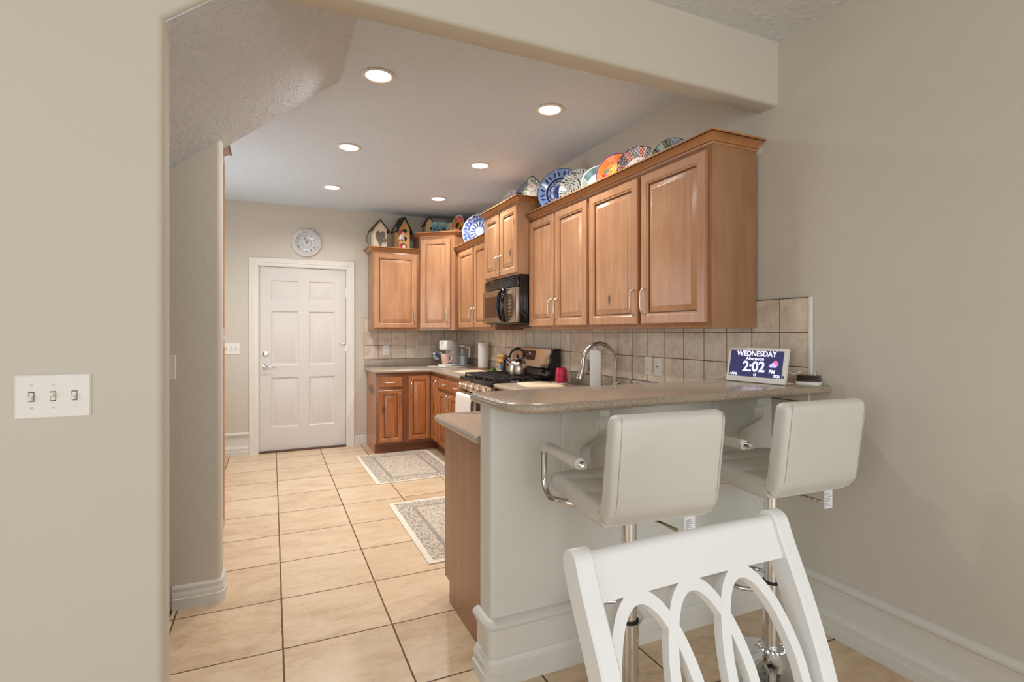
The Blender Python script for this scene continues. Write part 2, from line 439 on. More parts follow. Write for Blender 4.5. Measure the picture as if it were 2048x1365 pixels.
# dividing wall: left part, sloped head over the stairs, dropped beam (one continuous drywall piece)
JX = -0.285
def slopez(x): return ZC - 0.8 * (0.345 - x)
xb = 0.345 - (ZC - 2.43) / 0.8
out = [(XL, -0.05), (JX, -0.05), (JX, slopez(JX)), (xb, 2.43), (XW, 2.43), (XW, ZC), (XL, ZC)]
b = B()
vs0 = b.verts([(x, YF, z) for x, z in out]); vs1 = b.verts([(x, YK, z) for x, z in out])
f0 = b.face(vs0); f1 = b.face(list(reversed(vs1)))
for i in range(len(out)): b.face([vs0[i], vs0[(i + 1) % 7], vs1[(i + 1) % 7], vs1[i]])
b.bm.edges.ensure_lookup_table()
es = [e for e in b.bm.edges if all(abs(v.co.y - YF) < 1e-5 or abs(v.co.y - YK) < 1e-5 for v in e.verts)
      and abs(e.verts[0].co.y - e.verts[1].co.y) < 1e-5 and
      sorted((round(e.verts[0].co.x, 3), round(e.verts[1].co.x, 3))) in ([round(JX, 3)] * 2, sorted((round(JX, 3), round(xb, 3))), sorted((round(xb, 3), XW)))
      and max(v.co.z for v in e.verts) < ZC - 0.1]
bmesh.ops.recalc_face_normals(b.bm, faces=b.bm.faces)
bmesh.ops.bevel(b.bm, geom=es, offset=0.02, segments=4, profile=0.5, affect='EDGES')
struct(b.build('wall_divider', 'wall', smooth=50))
# sloped underside of the stairs
b = B(); xs = -1.5
b.prism_y([(0.345, ZC - 0.004), (xs, slopez(xs) - 0.003), (xs, ZC - 0.004)], YF + 0.0195, 3.099)
b.bm.edges.ensure_lookup_table()
struct(b.build('ceiling_slope', 'soffit', smooth=0), 'sloped textured soffit under the stairs')
# pillar wall beside the landing
b = B(); pl = fillet([(-1.5, 2.96), (-0.228, 2.96), (-0.228, 3.098), (-1.5, 3.098)], {1: 0.02, 2: 0.02}, 4)
b.loft([[(x, y, -0.05) for x, y in pl], [(x, y, slopez(x) - 0.003) for x, y in pl]])
struct(b.build('wall_pillar', 'wall', smooth=50))
# half wall of the peninsula
hw = fillet([(0.748, 1.835), (XW - 0.001, 1.835), (XW - 0.001, 1.96), (0.748, 1.96)], {0: 0.02, 3: 0.02}, 4)
struct(B().prism(hw, 0, 1.053).build('wall_peninsula', 'wall_cool', smooth=50))

# baseboards
H = 0.245
TALL = [(0, 0), (0.030, 0), (0.030, 0.042), (0.024, 0.046), (0.024, 0.076), (0.020, 0.080), (0.014, 0.096), (0.008, 0.10), (0.008, 0.188), (0.013, 0.190), (0.013, 0.197),
        (0.016, 0.199), (0.016, 0.206), (0.023, 0.211), (0.028, 0.220), (0.027, 0.231), (0.018, 0.240), (0.004, H), (0, H)]
LOW = [(0, 0), (0.018, 0), (0.018, 0.05), (0.014, 0.054), (0.014, 0.078), (0.010, 0.086), (0.012, 0.094), (0.012, 0.103), (0.006, 0.112), (0, 0.112)]
def base(name, path, prof, lab=None):
    return struct(B().sweep(path, prof).build(name, 'base', smooth=35), lab)
base('baseboard_right', [(XW - 0.0005, 1.81), (XW - 0.0005, YR + 0.02)], TALL)
base('baseboard_peninsula', [(0.7475, 1.958)] + [(0.7475, 1.857)] + arc(0.7695, 1.8565, 0.022, PI, 1.5 * PI, 4)[1:] + [(XW - 0.03, 1.8345)], [(o, z) for o, z in TALL])
base('baseboard_back', [(-1.17, YB - 0.0005), (DX0 - 0.099, YB - 0.0005)], TALL)
base('baseboard_door', [(DX1 + 0.099, YB - 0.0005), (1.015, YB - 0.0005)], LOW)
base('baseboard_pillar', [(-0.432, 2.9595)] + [(-0.25, 2.9595)] + arc(-0.2495, 2.981, 0.0215, -PI / 2, 0, 4)[1:] + [(-0.2275, 3.09)], [(o, z) for o, z in LOW])

# wall tile and its white edge strip
b = B(); b.box(XT, XW - 0.0005, 1.632, 6.354, 1.0, 1.487)
struct(b.build('wall_tile_right', 'tile_r', smooth=0), 'beige square tile backsplash on the right wall')
b = B(); b.box(0.984, XT - 0.0005, YT, YB - 0.0005, 1.0, 1.487)
struct(b.build('wall_tile_back', 'tile_b', smooth=0), 'beige square tile backsplash on the back wall')
struct(bx('trim_2', 'white', XT - 0.003, XW - 0.0005, 1.617, 1.631, 1.092, 1.487, bev=0.002), 'white strip ending the tile')

# entry door with casing
d = B()
CW = 0.085
d.sweep([(DX0 - 0.012, 0), (DX0 - 0.012, DZ + 0.01), (DX1 + 0.012, DZ + 0.01), (DX1 + 0.012, 0)],
        [(0, 0), (0, 0.010), (-0.012, 0.014), (-0.03, 0.012), (-0.034, 0.018), (-0.06, 0.018), (-0.066, 0.022), (-0.078, 0.022), (-0.085, 0.014), (-0.085, 0)])
for v in d.bm.verts: v.co = V((v.co.x, YB - v.co.z, v.co.y))
fr = d.build('door_1', 'white', smooth=35); struct(fr, 'white six panel entry door with white casing')
b = B()
b.box(DX0 - 0.012, DX0 - 0.003, YB - 0.004, YB + 0.11, 0, DZ + 0.01); b.box(DX1 + 0.003, DX1 + 0.012, YB - 0.004, YB + 0.11, 0, DZ + 0.01)
b.box(DX0 - 0.012, DX1 + 0.012, YB - 0.004, YB + 0.11, DZ + 0.003, DZ + 0.012)
b.build('jamb', 'white', fr)
W_ = DX1 - DX0; yd = YB + 0.012
b = B(); xs = [DX0, DX0 + 0.165 - 0.045, DX0 + 0.408 - 0.008, DX0 + 0.508, DX1 - 0.12, DX1]
zs = [0.018, 0.27, 0.82, 0.955, 1.555, 1.665, 1.895, DZ]
for i in range(5):
    for k in range(7):
        if i in (1, 3) and k in (1, 3, 5):
            b.rects(xs[i], xs[i + 1], zs[k], zs[k + 1], [(0, yd), (0.010, yd + 0.010), (0.018, yd + 0.011), (0.048, yd + 0.003), (0.052, yd + 0.002)])
        else:
            b.face(b.verts([(xs[i], yd, zs[k]), (xs[i + 1], yd, zs[k]), (xs[i + 1], yd, zs[k + 1]), (xs[i], yd, zs[k + 1])]))
b.box(DX0, DX1, yd + 0.012, yd + 0.044, zs[0], DZ)
for a in (DX0, DX1): b.face(b.verts([(a, yd, zs[0]), (a, yd + 0.012, zs[0]), (a, yd + 0.012, DZ), (a, yd, DZ)]))
for a in (zs[0], DZ): b.face(b.verts([(DX0, yd, a), (DX1, yd, a), (DX1, yd + 0.012, a), (DX0, yd + 0.012, a)]))
bmesh.ops.remove_doubles(b.bm, verts=b.bm.verts, dist=1e-5)
b.build('door_leaf', 'door', fr, smooth=30)
bx('threshold', plain('brown_threshold', (92, 66, 50), 0.5), DX0 - 0.003, DX1 + 0.003, YB - 0.03, YB + 0.10, 0.0, 0.016, fr, 0.003)
mxd = M.Translation((DX0 + 0.063, yd, 0.945)) @ M.Rotation(PI / 2, 4, 'X')
b = B().lathe([(0.03, 0), (0.03, 0.006), (0.026, 0.010), (0.013, 0.013), (0.012, 0.045)], 24, mx=mxd)
b.tube([(DX0 + 0.063, yd - 0.042, 0.945), (DX0 + 0.09, yd - 0.046, 0.949), (DX0 + 0.13, yd - 0.044, 0.943), (DX0 + 0.165, yd - 0.042, 0.925)], [0.011, 0.009, 0.007, 0.004], 10)
b.build('door_handle', 'chrome', fr)
mxd = M.Translation((DX0 + 0.063, yd, 1.085)) @ M.Rotation(PI / 2, 4, 'X')
B().lathe([(0.031, 0), (0.031, 0.008), (0.026, 0.014), (0.012, 0.015), (0.011, 0.02)], 24, mx=mxd).build('deadbolt', 'chrome', fr)
for z in (0.33, 1.15, 1.78):
    b = B().tube([(DX1 + 0.004, yd - 0.008, z - 0.05), (DX1 + 0.004, yd - 0.008, z + 0.05)], 0.006, 10)
    if z == 1.15: b.box(DX1 - 0.055, DX1 + 0.006, yd - 0.014, yd - 0.004, z + 0.03, z + 0.045, 0.003)
    b.build('hinge', 'chrome', fr)

# wall clock over the door
cx, cz = 0.354, 2.327
t = thing('wall_clock', 'round pale grey wall clock with raised rim above the white door', 'clock', (cx, YB - 0.001, cz))
mx = M.Rotation(PI / 2, 4, 'X')
B().lathe([(0.158, 0), (0.16, 0.012), (0.152, 0.026), (0.14, 0.030), (0.134, 0.024), (0.128, 0.032), (0.119, 0.034), (0.114, 0.022), (0.114, 0.006)], 48, mx=mx, cap1=False).build('rim', plain('grey_white_rim', (214, 210, 208), 0.3), t)
B().lathe([(0.1135, 0.004), (0.1135, 0.006)], 48, mx=mx).build('dial', plain('pale_dial', (212, 214, 214), 0.5), t)
b = B()
for k in range(1, 13):
    a = PI / 2 - k * PI / 6
    add_text(b, str(k), 0.034, M.Translation((0.09 * math.cos(a), -0.0085, 0.09 * math.sin(a))) @ M.Rotation(PI / 2, 4, 'X'), 0.01)
b.tube([(0.05 * math.cos(a), -0.0085, 0.05 * math.sin(a)) for a in [2 * PI * k / 40 for k in range(40)]], 0.0012, 6, closed=True)
b.build('numerals', plain('grey_numerals', (128, 128, 130), 0.6), t)
b = B()
for a, L, r in ((PI / 2 + 0.32, 0.078, 0.003), (PI / 2 - 0.52, 0.055, 0.0035)):
    b.tube([(-0.01 * math.cos(a), -0.012, -0.01 * math.sin(a)), (L * math.cos(a), -0.012, L * math.sin(a))], [r, r * 0.6], 6)
b.build('hands', plain('dark_hands', (92, 92, 94), 0.4), t)
B().lathe([(0.113, 0.020), (0.113, 0.022)], 48, mx=mx).build('cover_glass', glass('clock_glass', (255, 255, 255), 0.0, 1.3), t)

# switch plates and outlets: local frame, plate in xz, front towards -y
def plate(name, label, cat, loc, rotz, gangs=1, kind='toggle', up=(0, 0, 0)):
    w_ = 0.071 + 0.0455 * (gangs - 1); h_ = 0.1165
    t = thing(name, label, cat, loc, rotz)
    B().rects(-w_ / 2, w_ / 2, -h_ / 2, h_ / 2, [(0, 0), (0, -0.003), (0.003, -0.006)], back=1).build('cover_plate', 'plate', t)
    for g in range(gangs):
        x = (g - (gangs - 1) / 2) * 0.0455
        if kind == 'toggle':
            b = B().box(x - 0.006, x + 0.006, -0.0075, -0.006, -0.013, 0.013)
            b.build('switch_slot', 'slot', t, 0)
            dz = 0.007 if up[g] else -0.007
            B().rects(x - 0.005, x + 0.005, -0.012 + 0.001, 0.012 - 0.001, [(0, -0.0075), (0.001, -0.009)], back=1).build('toggle_base', 'plate', t)
            b = B().loft([[(x - 0.0045, -0.008, -0.005), (x + 0.0045, -0.008, -0.005), (x + 0.0045, -0.008, 0.005), (x - 0.0045, -0.008, 0.005)],
                          [(x - 0.0035, -0.02, dz - 0.003), (x + 0.0035, -0.02, dz - 0.003), (x + 0.0035, -0.02, dz + 0.003), (x - 0.0035, -0.02, dz + 0.003)]])
            b.build('toggle', 'plate', t)
            for z in (-0.03, 0.03):
                B().lathe([(0.003, -0.0002), (0.003, 0.001)], 10, mx=M.Translation((x, -0.006, z)) @ M.Rotation(PI / 2, 4, 'X')).build('screw', 'nickel', t)
        elif kind == 'outlet':
            for z in (-0.02, 0.02):
                o = B().lathe([(0.0165, 0), (0.0165, 0.0015), (0.015, 0.002)], 20, mx=M.Translation((x, -0.006, z)) @ M.Rotation(PI / 2, 4, 'X')).build('socket', 'plate', t)
                b = B()
                for dx in (-0.006, 0.006): b.box(x + dx - 0.001, x + dx + 0.001, -0.0084, -0.0079, z - 0.002, z + 0.006)
                b.box(x - 0.002, x + 0.002, -0.0084, -0.0079, z - 0.010, z - 0.006)
                b.build('slot', 'slot', t, 0).parent = o
        else:
            b = B().box(x - 0.008, x + 0.008, -0.009, -0.006, -0.008, 0.012, 0.001); b.build('jack', 'plate', t)
            bx('jack_opening', 'slot', x - 0.005, x + 0.005, -0.0095, -0.009, -0.004, 0.005, t)
    return t
plate('light_switch', 'large white three-toggle switch plate on the left foreground wall', 'light switch', (-0.533, YF - 0.0005, 1.155), 0, 3, 'toggle', (0, 1, 0))
plate('light_switch', 'white three-toggle switch plate on the back wall left of the door', 'light switch', (-0.397, YB - 0.0005, 1.145), 0, 3, 'toggle', (1, 0, 1))
plate('light_switch', 'white switch plate on the narrow wall behind the opening, cut off by its edge', 'light switch', (-0.476, 2.9595, 1.156), 0, 2, 'toggle', (1, 0))
plate('wall_outlet', 'white outlet on the back wall tile left of the coffee maker', 'outlet', (1.235, YT - 0.0005, 1.106), 0, 1, 'outlet')
plate('wall_outlet', 'white outlet on the right tile beside the phone jack plate', 'outlet', (XT - 0.0005, 2.755, 1.107), -PI / 2, 1, 'outlet')
plate('phone_jack', 'white jack plate right of the outlet on the right tile', 'wall jack', (XT - 0.0005, 2.662, 1.105), -PI / 2, 1, 'jack')
plate('wall_outlet', 'white outlet behind the faucet holding the plug-in freshener', 'outlet', (XT - 0.0005, 3.475, 1.115), -PI / 2, 1, 'outlet')

# recessed ceiling lights
lamp_m = emit('lamp_lens', (255, 246, 232), 6.0)
names = ['nearest left-row recessed light by the beam', 'nearest right-row recessed light by the beam', 'middle recessed light of the left row',
         'middle recessed light of the right row', 'farthest recessed light of the left row, before the back wall', 'farthest recessed light of the right row, above the corner cabinet']
can0 = None
for (x, y), lab in zip(CANS, names):
    if can0 is None:
        t = can0 = thing('recessed_light', lab, 'ceiling light', (x, y, ZC), 0, 'round recessed lights in the kitchen ceiling')
        B().lathe([(0.068, -0.001), (0.090, -0.001), (0.092, -0.004), (0.088, -0.007), (0.072, -0.007), (0.068, -0.003)], 40, cap0=False, cap1=False).build('trim_ring', 'white', t)
        B().lathe([(0.0675, -0.0032), (0.0675, -0.0012)], 40).build('lens', lamp_m, t)
    else:
        t = copy_tree(can0); t.location = (x, y, ZC); t['label'] = lab
    area('recessed_lamp', (x, y, ZC - 0.012), (0, 0, -1), 0.13, 0.13, 17.5, WARM, True, 150)

# ------------------------------------------------------------------ cabinets (local: x to the right seen from the front, back at y=0, front at -D)
DT = 0.020
def panel_steps(fw=0.058, y0=0.0, t=DT):
    return [(0, y0), (0, y0 - t + 0.004), (0.004, y0 - t), (fw - 0.012, y0 - t), (fw - 0.008, y0 - t + 0.003), (fw, y0 - t + 0.004), (fw + 0.001, y0 - t + 0.011),
            (fw + 0.008, y0 - t + 0.012), (fw + 0.034, y0 - t + 0.004), (fw + 0.037, y0 - t + 0.002)]
def pull(parent, x, y, z, vertical=True, L=0.128):
    """bow pull: thin bar on two splayed feet"""
    h = L / 2
    p = [(0, 0, h + 0.008), (0, -0.006, h + 0.007), (0, -0.022, h - 0.004), (0, -0.028, h - 0.014), (0, -0.030, h - 0.03), (0, -0.030, -h + 0.03), (0, -0.028, -h + 0.014), (0, -0.022, -h + 0.004), (0, -0.006, -h - 0.007), (0, 0, -h - 0.008)]
    if not vertical: p = [(c, b_, 0) for a, b_, c in p]
    r = [0.0075, 0.006, 0.0045, 0.0042, 0.0042, 0.0042, 0.0042, 0.0045, 0.006, 0.0075]
    return B().tube([(x + a, y + b_, z + c) for a, b_, c in p], r, 10).build('handle', 'nickel', parent)
def door(parent, x0, x1, z0, z1, D, hside=None, hz=None, wood_='wood', fw=0.058, vertical=True):
    o = B().rects(x0, x1, z0, z1, panel_steps(fw, -D - 0.001), back=1, dark=(6,)).build('door', [wood_, 'glaze_shade'], parent, smooth=25)
    if hside: pull(o, (x1 - 0.03) if hside == 'r' else (x0 + 0.03), -D - DT - 0.0005, hz)
    return o
def drawer(parent, x0, x1, z0, z1, D, wood_='wood_low'):
    y = -D - 0.001
    o = B().rects(x0, x1, z0, z1, [(0, y), (0, y - DT + 0.008), (0.010, y - DT), (0.012, y - DT)], back=1).build('drawer_front', wood_, parent, smooth=25)
    pull(o, (x0 + x1) / 2, y - DT + 0.0005, (z0 + z1) / 2, False)
    return o
CROWN = [(0.0, 0.0), (0.004, 0.0), (0.007, 0.006), (0.007, 0.011), (0.011, 0.012), (0.014, 0.016), (0.020, 0.022), (0.032, 0.031), (0.044, 0.036), (0.048, 0.037), (0.048, 0.039), (0.056, 0.040), (0.056, 0.049), (0.0, 0.049)]
def crown(parent, path, z):
    return B().sweep(path, [(o, z + q) for o, q in CROWN], dark=(3, 9, 10)).build('crown_molding', ['wood_crown', 'glaze_shade'], parent, smooth=30)

ZB, ZT = 1.345, 2.237
def upper(name, label, loc, rz, W, D, H, doors, wood_='wood'):
    t = thing(name, label, 'cabinet', loc, rz)
    b = B().box(0.0005, W - 0.0005, -D, -0.001, 0, H, 0.0015); b.build('cabinet_body', 'wood_frame_shaded', t, smooth=30)
    for dr in doors: door(t, *dr[:4], D, *dr[4:])
    return t
HU = ZT - ZB
# right wall: local x runs towards the camera
R90 = -PI / 2
XC = XT - 0.0015
DU = XC - 1.931
yA1, yA0 = 2.985, 1.917
t = upper('wall_cabinet', 'tall alder wall cabinet nearest the camera, two wide doors and an exposed plain end panel', (XC, yA1, ZB), R90, yA1 - yA0, DU, HU,
          [(0.018, 0.523, 0.027, 0.868, 'r', 0.155), (0.557, 1.045, 0.027, 0.868, 'l', 0.155)])
B().box(yA1 - yA0 - 0.0004, yA1 - yA0 + 0.004, -DU + 0.001, -0.002, 0.0, HU, 0.001).build('end_panel', 'wood_end', t)
crown(t, [(0.0, -DU), (yA1 - yA0 + 0.004, -DU), (yA1 - yA0 + 0.004, 0)], HU)
t = upper('wall_cabinet', 'alder wall cabinet with two narrow doors between the microwave and the wide-door cabinet', (XC, 3.868, ZB), R90, 3.868 - yA1, DU, HU,
          [(0.006, 0.413, 0.027, 0.868, 'r', 0.155), (0.440, 0.865, 0.027, 0.868, 'l', 0.155)])
crown(t, [(0.002, -DU), (3.868 - yA1, -DU)], HU)
# over the microwave: deeper and higher
DM = XC - 1.829
t = upper('wall_cabinet', 'short raised alder cabinet directly above the microwave', (XC, 4.625, 1.797), R90, 4.625 - 3.870, DM, 2.379 - 1.797,
          [(0.030, 0.365, 0.016, 0.567, 'r', 0.12), (0.395, 0.732, 0.016, 0.567, 'l', 0.12)])
crown(t, [(0, 0), (0, -DM), (0.755, -DM), (0.755, 0)], 2.379 - 1.797)
yC1 = 5.745
t = upper('wall_cabinet', 'alder wall cabinet with two doors between the corner cabinet and the microwave', (XC, yC1, ZB), R90, yC1 - 4.627, DU, HU,
          [(0.088, 0.550, 0.027, 0.868, 'r', 0.155), (0.590, 1.06, 0.027, 0.868, 'l', 0.155)])
crown(t, [(0.003, -DU), (yC1 - 4.627, -DU)], HU)
# corner cabinet with a diagonal face
YC = YT - 0.0015
p = [(1.566, YC), (1.566, 6.03), (1.900, 5.747), (XC, 5.747), (XC, YC)]
t = thing('corner_cabinet', 'tall diagonal alder corner cabinet with one door', 'cabinet', (1.566, 6.03, ZB))
loc = [(x - 1.566, y - 6.03) for x, y in p]
HD = 2.423 - ZB
B().prism(list(loc), 0, HD).build('cabinet_body', 'wood_frame_shaded', t, smooth=30)
dv = V((0.334, -0.283)); ang = math.atan2(dv.y, dv.x)
dd = B().rects(0.022, 0.385, 0.027, HD - 0.03, panel_steps(0.058, -0.001), back=1, dark=(6,)).build('door', ['wood', 'glaze_shade'], t, smooth=25); dd.rotation_euler = (0, 0, ang)
hh = pull(dd, 0.355, -DT - 0.0015, 0.155)
crown(t, [(0, YC - 6.03), (0, 0), (0.334, -0.283), (XC - 1.566, -0.283)], HD)
# back wall
xE0, xE1 = 1.032, 1.564
DE = YC - 6.05
t = upper('wall_cabinet', 'single-door alder wall cabinet on the back wall beside the white door', (xE0, YC, ZB), 0, xE1 - xE0, DE, HU,
          [(0.014, 0.498, 0.027, 0.868, 'r', 0.155)])
crown(t, [(0, 0), (0, -DE), (xE1 - xE0 - 0.001, -DE)], HU)

# base cabinets
ZK, ZTOP = 0.105, 0.874
def basecab(label, loc, rz, W, D, group=None):
    t = thing('base_cabinet', label, 'cabinet', loc, rz)
    B().box(0.0005, W - 0.0005, -D, -0.001, ZK, ZTOP, 0.0015).build('cabinet_body', 'wood_low_frame_shaded', t, smooth=30)
    B().box(0.0006, W - 0.0006, -D + 0.072, -D + 0.09, 0, ZK - 0.0005).build('toe_kick', 'kick', t, smooth=0)
    return t
YFc, XFc = 5.775, 1.640
DB = YB - 0.001 - YFc
t = basecab('alder base cabinet with one drawer and one knotty door beside the white entry door', (1.020, YB - 0.001, 0), 0, 0.335, DB)
B().box(-0.004, 0.0003, -DB + 0.07, -0.001, 0, ZTOP).box(-0.004, 0.0003, -DB, -DB + 0.07, ZK, ZTOP).build('end_panel', 'wood_low', t)
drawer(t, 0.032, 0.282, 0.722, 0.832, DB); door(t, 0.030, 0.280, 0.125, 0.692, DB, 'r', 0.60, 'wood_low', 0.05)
# corner unit with folding door
t = thing('corner_base_cabinet', 'alder corner base cabinet whose folding door turns the inside corner', 'cabinet', (1.3555, YB - 0.001, 0))
lp = [(0, 0), (0, -DB), (XFc - 1.3555, -DB), (XFc - 1.3555, 5.505 - (YB - .001)), (XW - 0.001 - 1.3555, 5.505 - (YB - .001)), (XW - 0.001 - 1.3555, 0)]
B().prism(lp, ZK, ZTOP).build('cabinet_body', 'wood_low_frame_shaded', t, smooth=30)
B().prism([(0.0, -DB + 0.072), (XFc - 1.3555 + 0.072, -DB + 0.072), (XFc - 1.3555 + 0.072, 5.506 - YB), (XFc - 1.3555 + 0.09, 5.506 - YB), (XFc - 1.3555 + 0.09, -DB + 0.09), (0.0, -DB + 0.09)], 0, ZK - 0.0005).build('toe_kick', 'kick', t, smooth=0)
dd = B().rects(0.018, 0.262, 0.135, 0.838, panel_steps(0.05, -DB - 0.001), back=1, dark=(6,)).build('door', ['wood_low', 'glaze_shade'], t, smooth=25); pull(dd, 0.042, -DB - DT - 0.0015, 0.70)
d2 = B().rects(0.024, 0.262, 0.135, 0.838, panel_steps(0.05, -0.001), back=1, dark=(6,)).build('door', ['wood_low', 'glaze_shade'], t, smooth=25)
d2.location = (XFc - 1.3555, -DB, 0); d2.rotation_euler = (0, 0, R90); pull(d2, 0.232, -DT - 0.0015, 0.72)
DBr = XW - 0.001 - XFc
t = basecab('alder base cabinet left of the range with two drawers over two doors', (XW - 0.001, 5.5045, 0), R90, 5.5045 - 4.6405, DBr)
for a in (0.030, 0.415):
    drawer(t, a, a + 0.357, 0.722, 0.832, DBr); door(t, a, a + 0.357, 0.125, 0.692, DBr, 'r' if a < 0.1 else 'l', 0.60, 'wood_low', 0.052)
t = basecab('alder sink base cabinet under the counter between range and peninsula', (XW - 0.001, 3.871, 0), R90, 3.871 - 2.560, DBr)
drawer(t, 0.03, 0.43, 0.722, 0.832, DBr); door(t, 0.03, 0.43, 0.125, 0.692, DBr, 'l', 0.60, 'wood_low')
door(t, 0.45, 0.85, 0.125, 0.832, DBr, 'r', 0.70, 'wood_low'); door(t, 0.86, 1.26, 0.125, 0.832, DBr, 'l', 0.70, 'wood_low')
# peninsula cabinet faces the kitchen (+y)
t = basecab('alder peninsula cabinet behind the half wall with a plain end panel', (1.6385, 1.9615, 0), PI, 1.6385 - 0.797, 2.553 - 1.9615)
W_ = 1.6385 - 0.797; Dp = 2.553 - 1.9615
B().box(W_ - 0.0003, W_ + 0.005, -Dp + 0.075, -0.001, 0, ZTOP).box(W_ - 0.0003, W_ + 0.005, -Dp, -Dp + 0.075, ZK, ZTOP).build('end_panel', 'wood_pen', t)
drawer(t, 0.43, 0.81, 0.722, 0.832, Dp); door(t, 0.43, 0.81, 0.125, 0.692, Dp, 'l', 0.6, 'wood_low'); door(t, 0.03, 0.41, 0.125, 0.832, Dp, 'r', 0.7, 'wood_low')
# tall cabinet on the left, only its edge and crown show past the pillar
t = thing('tall_cabinet', 'tall alder cabinet on the left wall, only its crown showing past the pillar', 'cabinet', (-1.178, 3.125, 0), PI / 2)
B().box(0, 0.655, -0.888, -0.001, 0.0, 2.42, 0.0015).build('cabinet_body', 'wood', t)
door(t, 0.02, 0.635, 1.30, 2.40, 0.888, 'l', 1.45); door(t, 0.02, 0.635, 0.12, 1.28, 0.888, 'l', 1.15)
crown(t, [(0.001, -0.888), (0.655, -0.888), (0.655, 0)], 2.42)

# ------------------------------------------------------------------ countertops
def counter(name, label, poly, z0, z1, test, cat='countertop'):
    t = thing(name, label, cat, (poly[0][0], poly[0][1], z0))
    b = slab(B(), [(x - poly[0][0], y - poly[0][1]) for x, y in poly], 0, z1 - z0, (lambda m: test(m + V(poly[0]))) if test else None)
    b.build('slab', 'counter', t, smooth=60)
    return t
XS, YS = XW - 0.0012, YB - 0.0012
wall_edge = lambda m: m.x > XS - 0.005 or m.y > YS - 0.005 or abs(m.y - 4.639) < 0.004 or abs(m.y - 3.8735) < 0.004
po = fillet([(0.985, YS), (0.985, 5.735), (1.600, 5.735), (1.600, 4.639), (XS, 4.639), (XS, YS)], {1: 0.03, 2: 0.05}, 6)
t = counter('countertop', 'taupe L-shaped countertop in the far corner left of the range', po, 0.876, 0.914, wall_edge)
B().box(0, XS - 0.985 - 0.0005, -0.020, 0, 0.0385, 0.1235, 0.003).build('back_splash', 'counter', t)
B().box(XS - 0.985 - 0.0205, XS - 0.985 - 0.0005, 4.6405 - YS, -0.0205, 0.0385, 0.1235, 0.003).build('back_splash', 'counter', t)
po = fillet([(XS, 3.8735), (1.600, 3.8735), (1.600, 2.592), (0.735, 2.592), (0.735, 1.9625), (XS, 1.9625)], {2: 0.05, 3: 0.05}, 6)
t = counter('countertop', 'lower taupe countertop running from the range round to the peninsula end', po, 0.876, 0.914, lambda m: m.x > XS - 0.005 or m.y < 1.968 or abs(m.y - 3.8735) < .004)
B().box(-0.0205, -0.0005, 2.64 - 3.8735, -0.001, 0.0385, 0.1235, 0.003).build('back_splash', 'counter', t)
po = fillet([(XW - 0.0012, 1.966), (0.700, 1.966), (0.700, 1.527), (XW - 0.0012, 1.527)], {1: 0.04, 2: 0.14}, 12)
t = counter('bar_counter', 'raised taupe breakfast bar top with a rounded corner above the half wall', po, 1.0545, 1.090, lambda m: m.x > XW - 0.01, 'bar counter')

# corbels under the bar
def corbel(x, label):
    t = thing('corbel', label, 'bracket', (x, 1.8345, 0), 0)
    b = B().box(-0.055, 0.055, -0.014, 0, 0.685, 1.05, 0.003); b.box(-0.062, 0.062, -0.02, 0, 0.683, 0.70, 0.003); b.build('back_plate', 'wall_cool', t)
    cur = [(-0.014, 0.735)]
    for k in range(25):
        u = k / 24; cur.append((-0.030 - 0.18 * u - 0.028 * math.sin(2 * PI * u * 1.5), 0.755 + 0.245 * u))
    cur += [(-0.225, 1.02), (-0.225, 1.052), (-0.014, 1.052)]
    b = B(); b.loft([[(sx, y, z) for y, z in cur] for sx in (-0.022, 0.022)])
    b.build('scroll_bracket', 'wall_cool', t, smooth=30)
    b = B()
    for dx in (-0.024, 0.024): b.tube([(dx, y, z) for y, z in cur[1:26]], 0.004, 6)
    b.build('scroll_edge', 'wall_cool', t)
    B().sphere((0, -0.016, 0.715), 0.012, 14, (1, 0.6, 1)).build('rosette', 'wall_cool', t)
corbel(1.104, 'scrolled white corbel under the bar behind the left bar stool')
corbel(1.905, 'scrolled white corbel under the bar behind the right bar stool')

# ------------------------------------------------------------------ microwave (local: front towards -y)
DMW = XC - 1.835
t = thing('microwave', 'black over-range microwave with bowed handle above the stove', 'microwave', (XC, 4.632, 1.395), R90)
Wm, Hm = 4.632 - 3.876, 0.400
B().box(0, Wm, -DMW, -0.001, 0, Hm - 0.0005, 0.004).build('housing', 'black', t)
b = B().box(0.006, Wm - 0.006, -DMW - 0.016, -DMW, Hm - 0.095, Hm - 0.010, 0.004); g = b.build('vent_grille', 'black', t)
b = B()
for k in range(5): b.box(0.03, Wm - 0.07, -DMW - 0.021, -DMW - 0.016, Hm - 0.086 + k * 0.0155, Hm - 0.080 + k * 0.0155, 0.001)
b.build('grille_slats', 'black_m', g)
s_ = NT('bronze_mirror_glass'); MAT['mw'] = s_.out(lin((150, 126, 100)), 0.16, 0.7)
MAT['mw_win'] = plain('dark_window_glass', (88, 66, 52), 0.08, 0.5)
dr = B().rects(0.004, Wm * 0.70, 0.012, Hm - 0.100, [(0, -DMW), (0, -DMW - 0.024), (0.005, -DMW - 0.03), (0.006, -DMW - 0.03)], back=1).build('door', 'mw', t, 25)
B().rects(0.06, Wm * 0.70 - 0.085, 0.06, Hm - 0.155, [(0, -DMW - 0.0301), (0.001, -DMW - 0.0312)], back=1).build('window', 'mw_win', dr, 25)
cp = B().rects(Wm * 0.70 + 0.002, Wm - 0.030, 0.012, Hm - 0.100, [(0, -DMW), (0, -DMW - 0.024), (0.005, -DMW - 0.03), (0.006, -DMW - 0.03)], back=1).build('control_panel', 'mw', t, 25)
b = B(); px = Wm * 0.70 + 0.035
b.box(px, px + 0.10, -DMW - 0.0315, -DMW - 0.0302, Hm - 0.150, Hm - 0.125)
b.build('display', plain('pale_lcd', (150, 140, 116), 0.3), cp)
b = B()
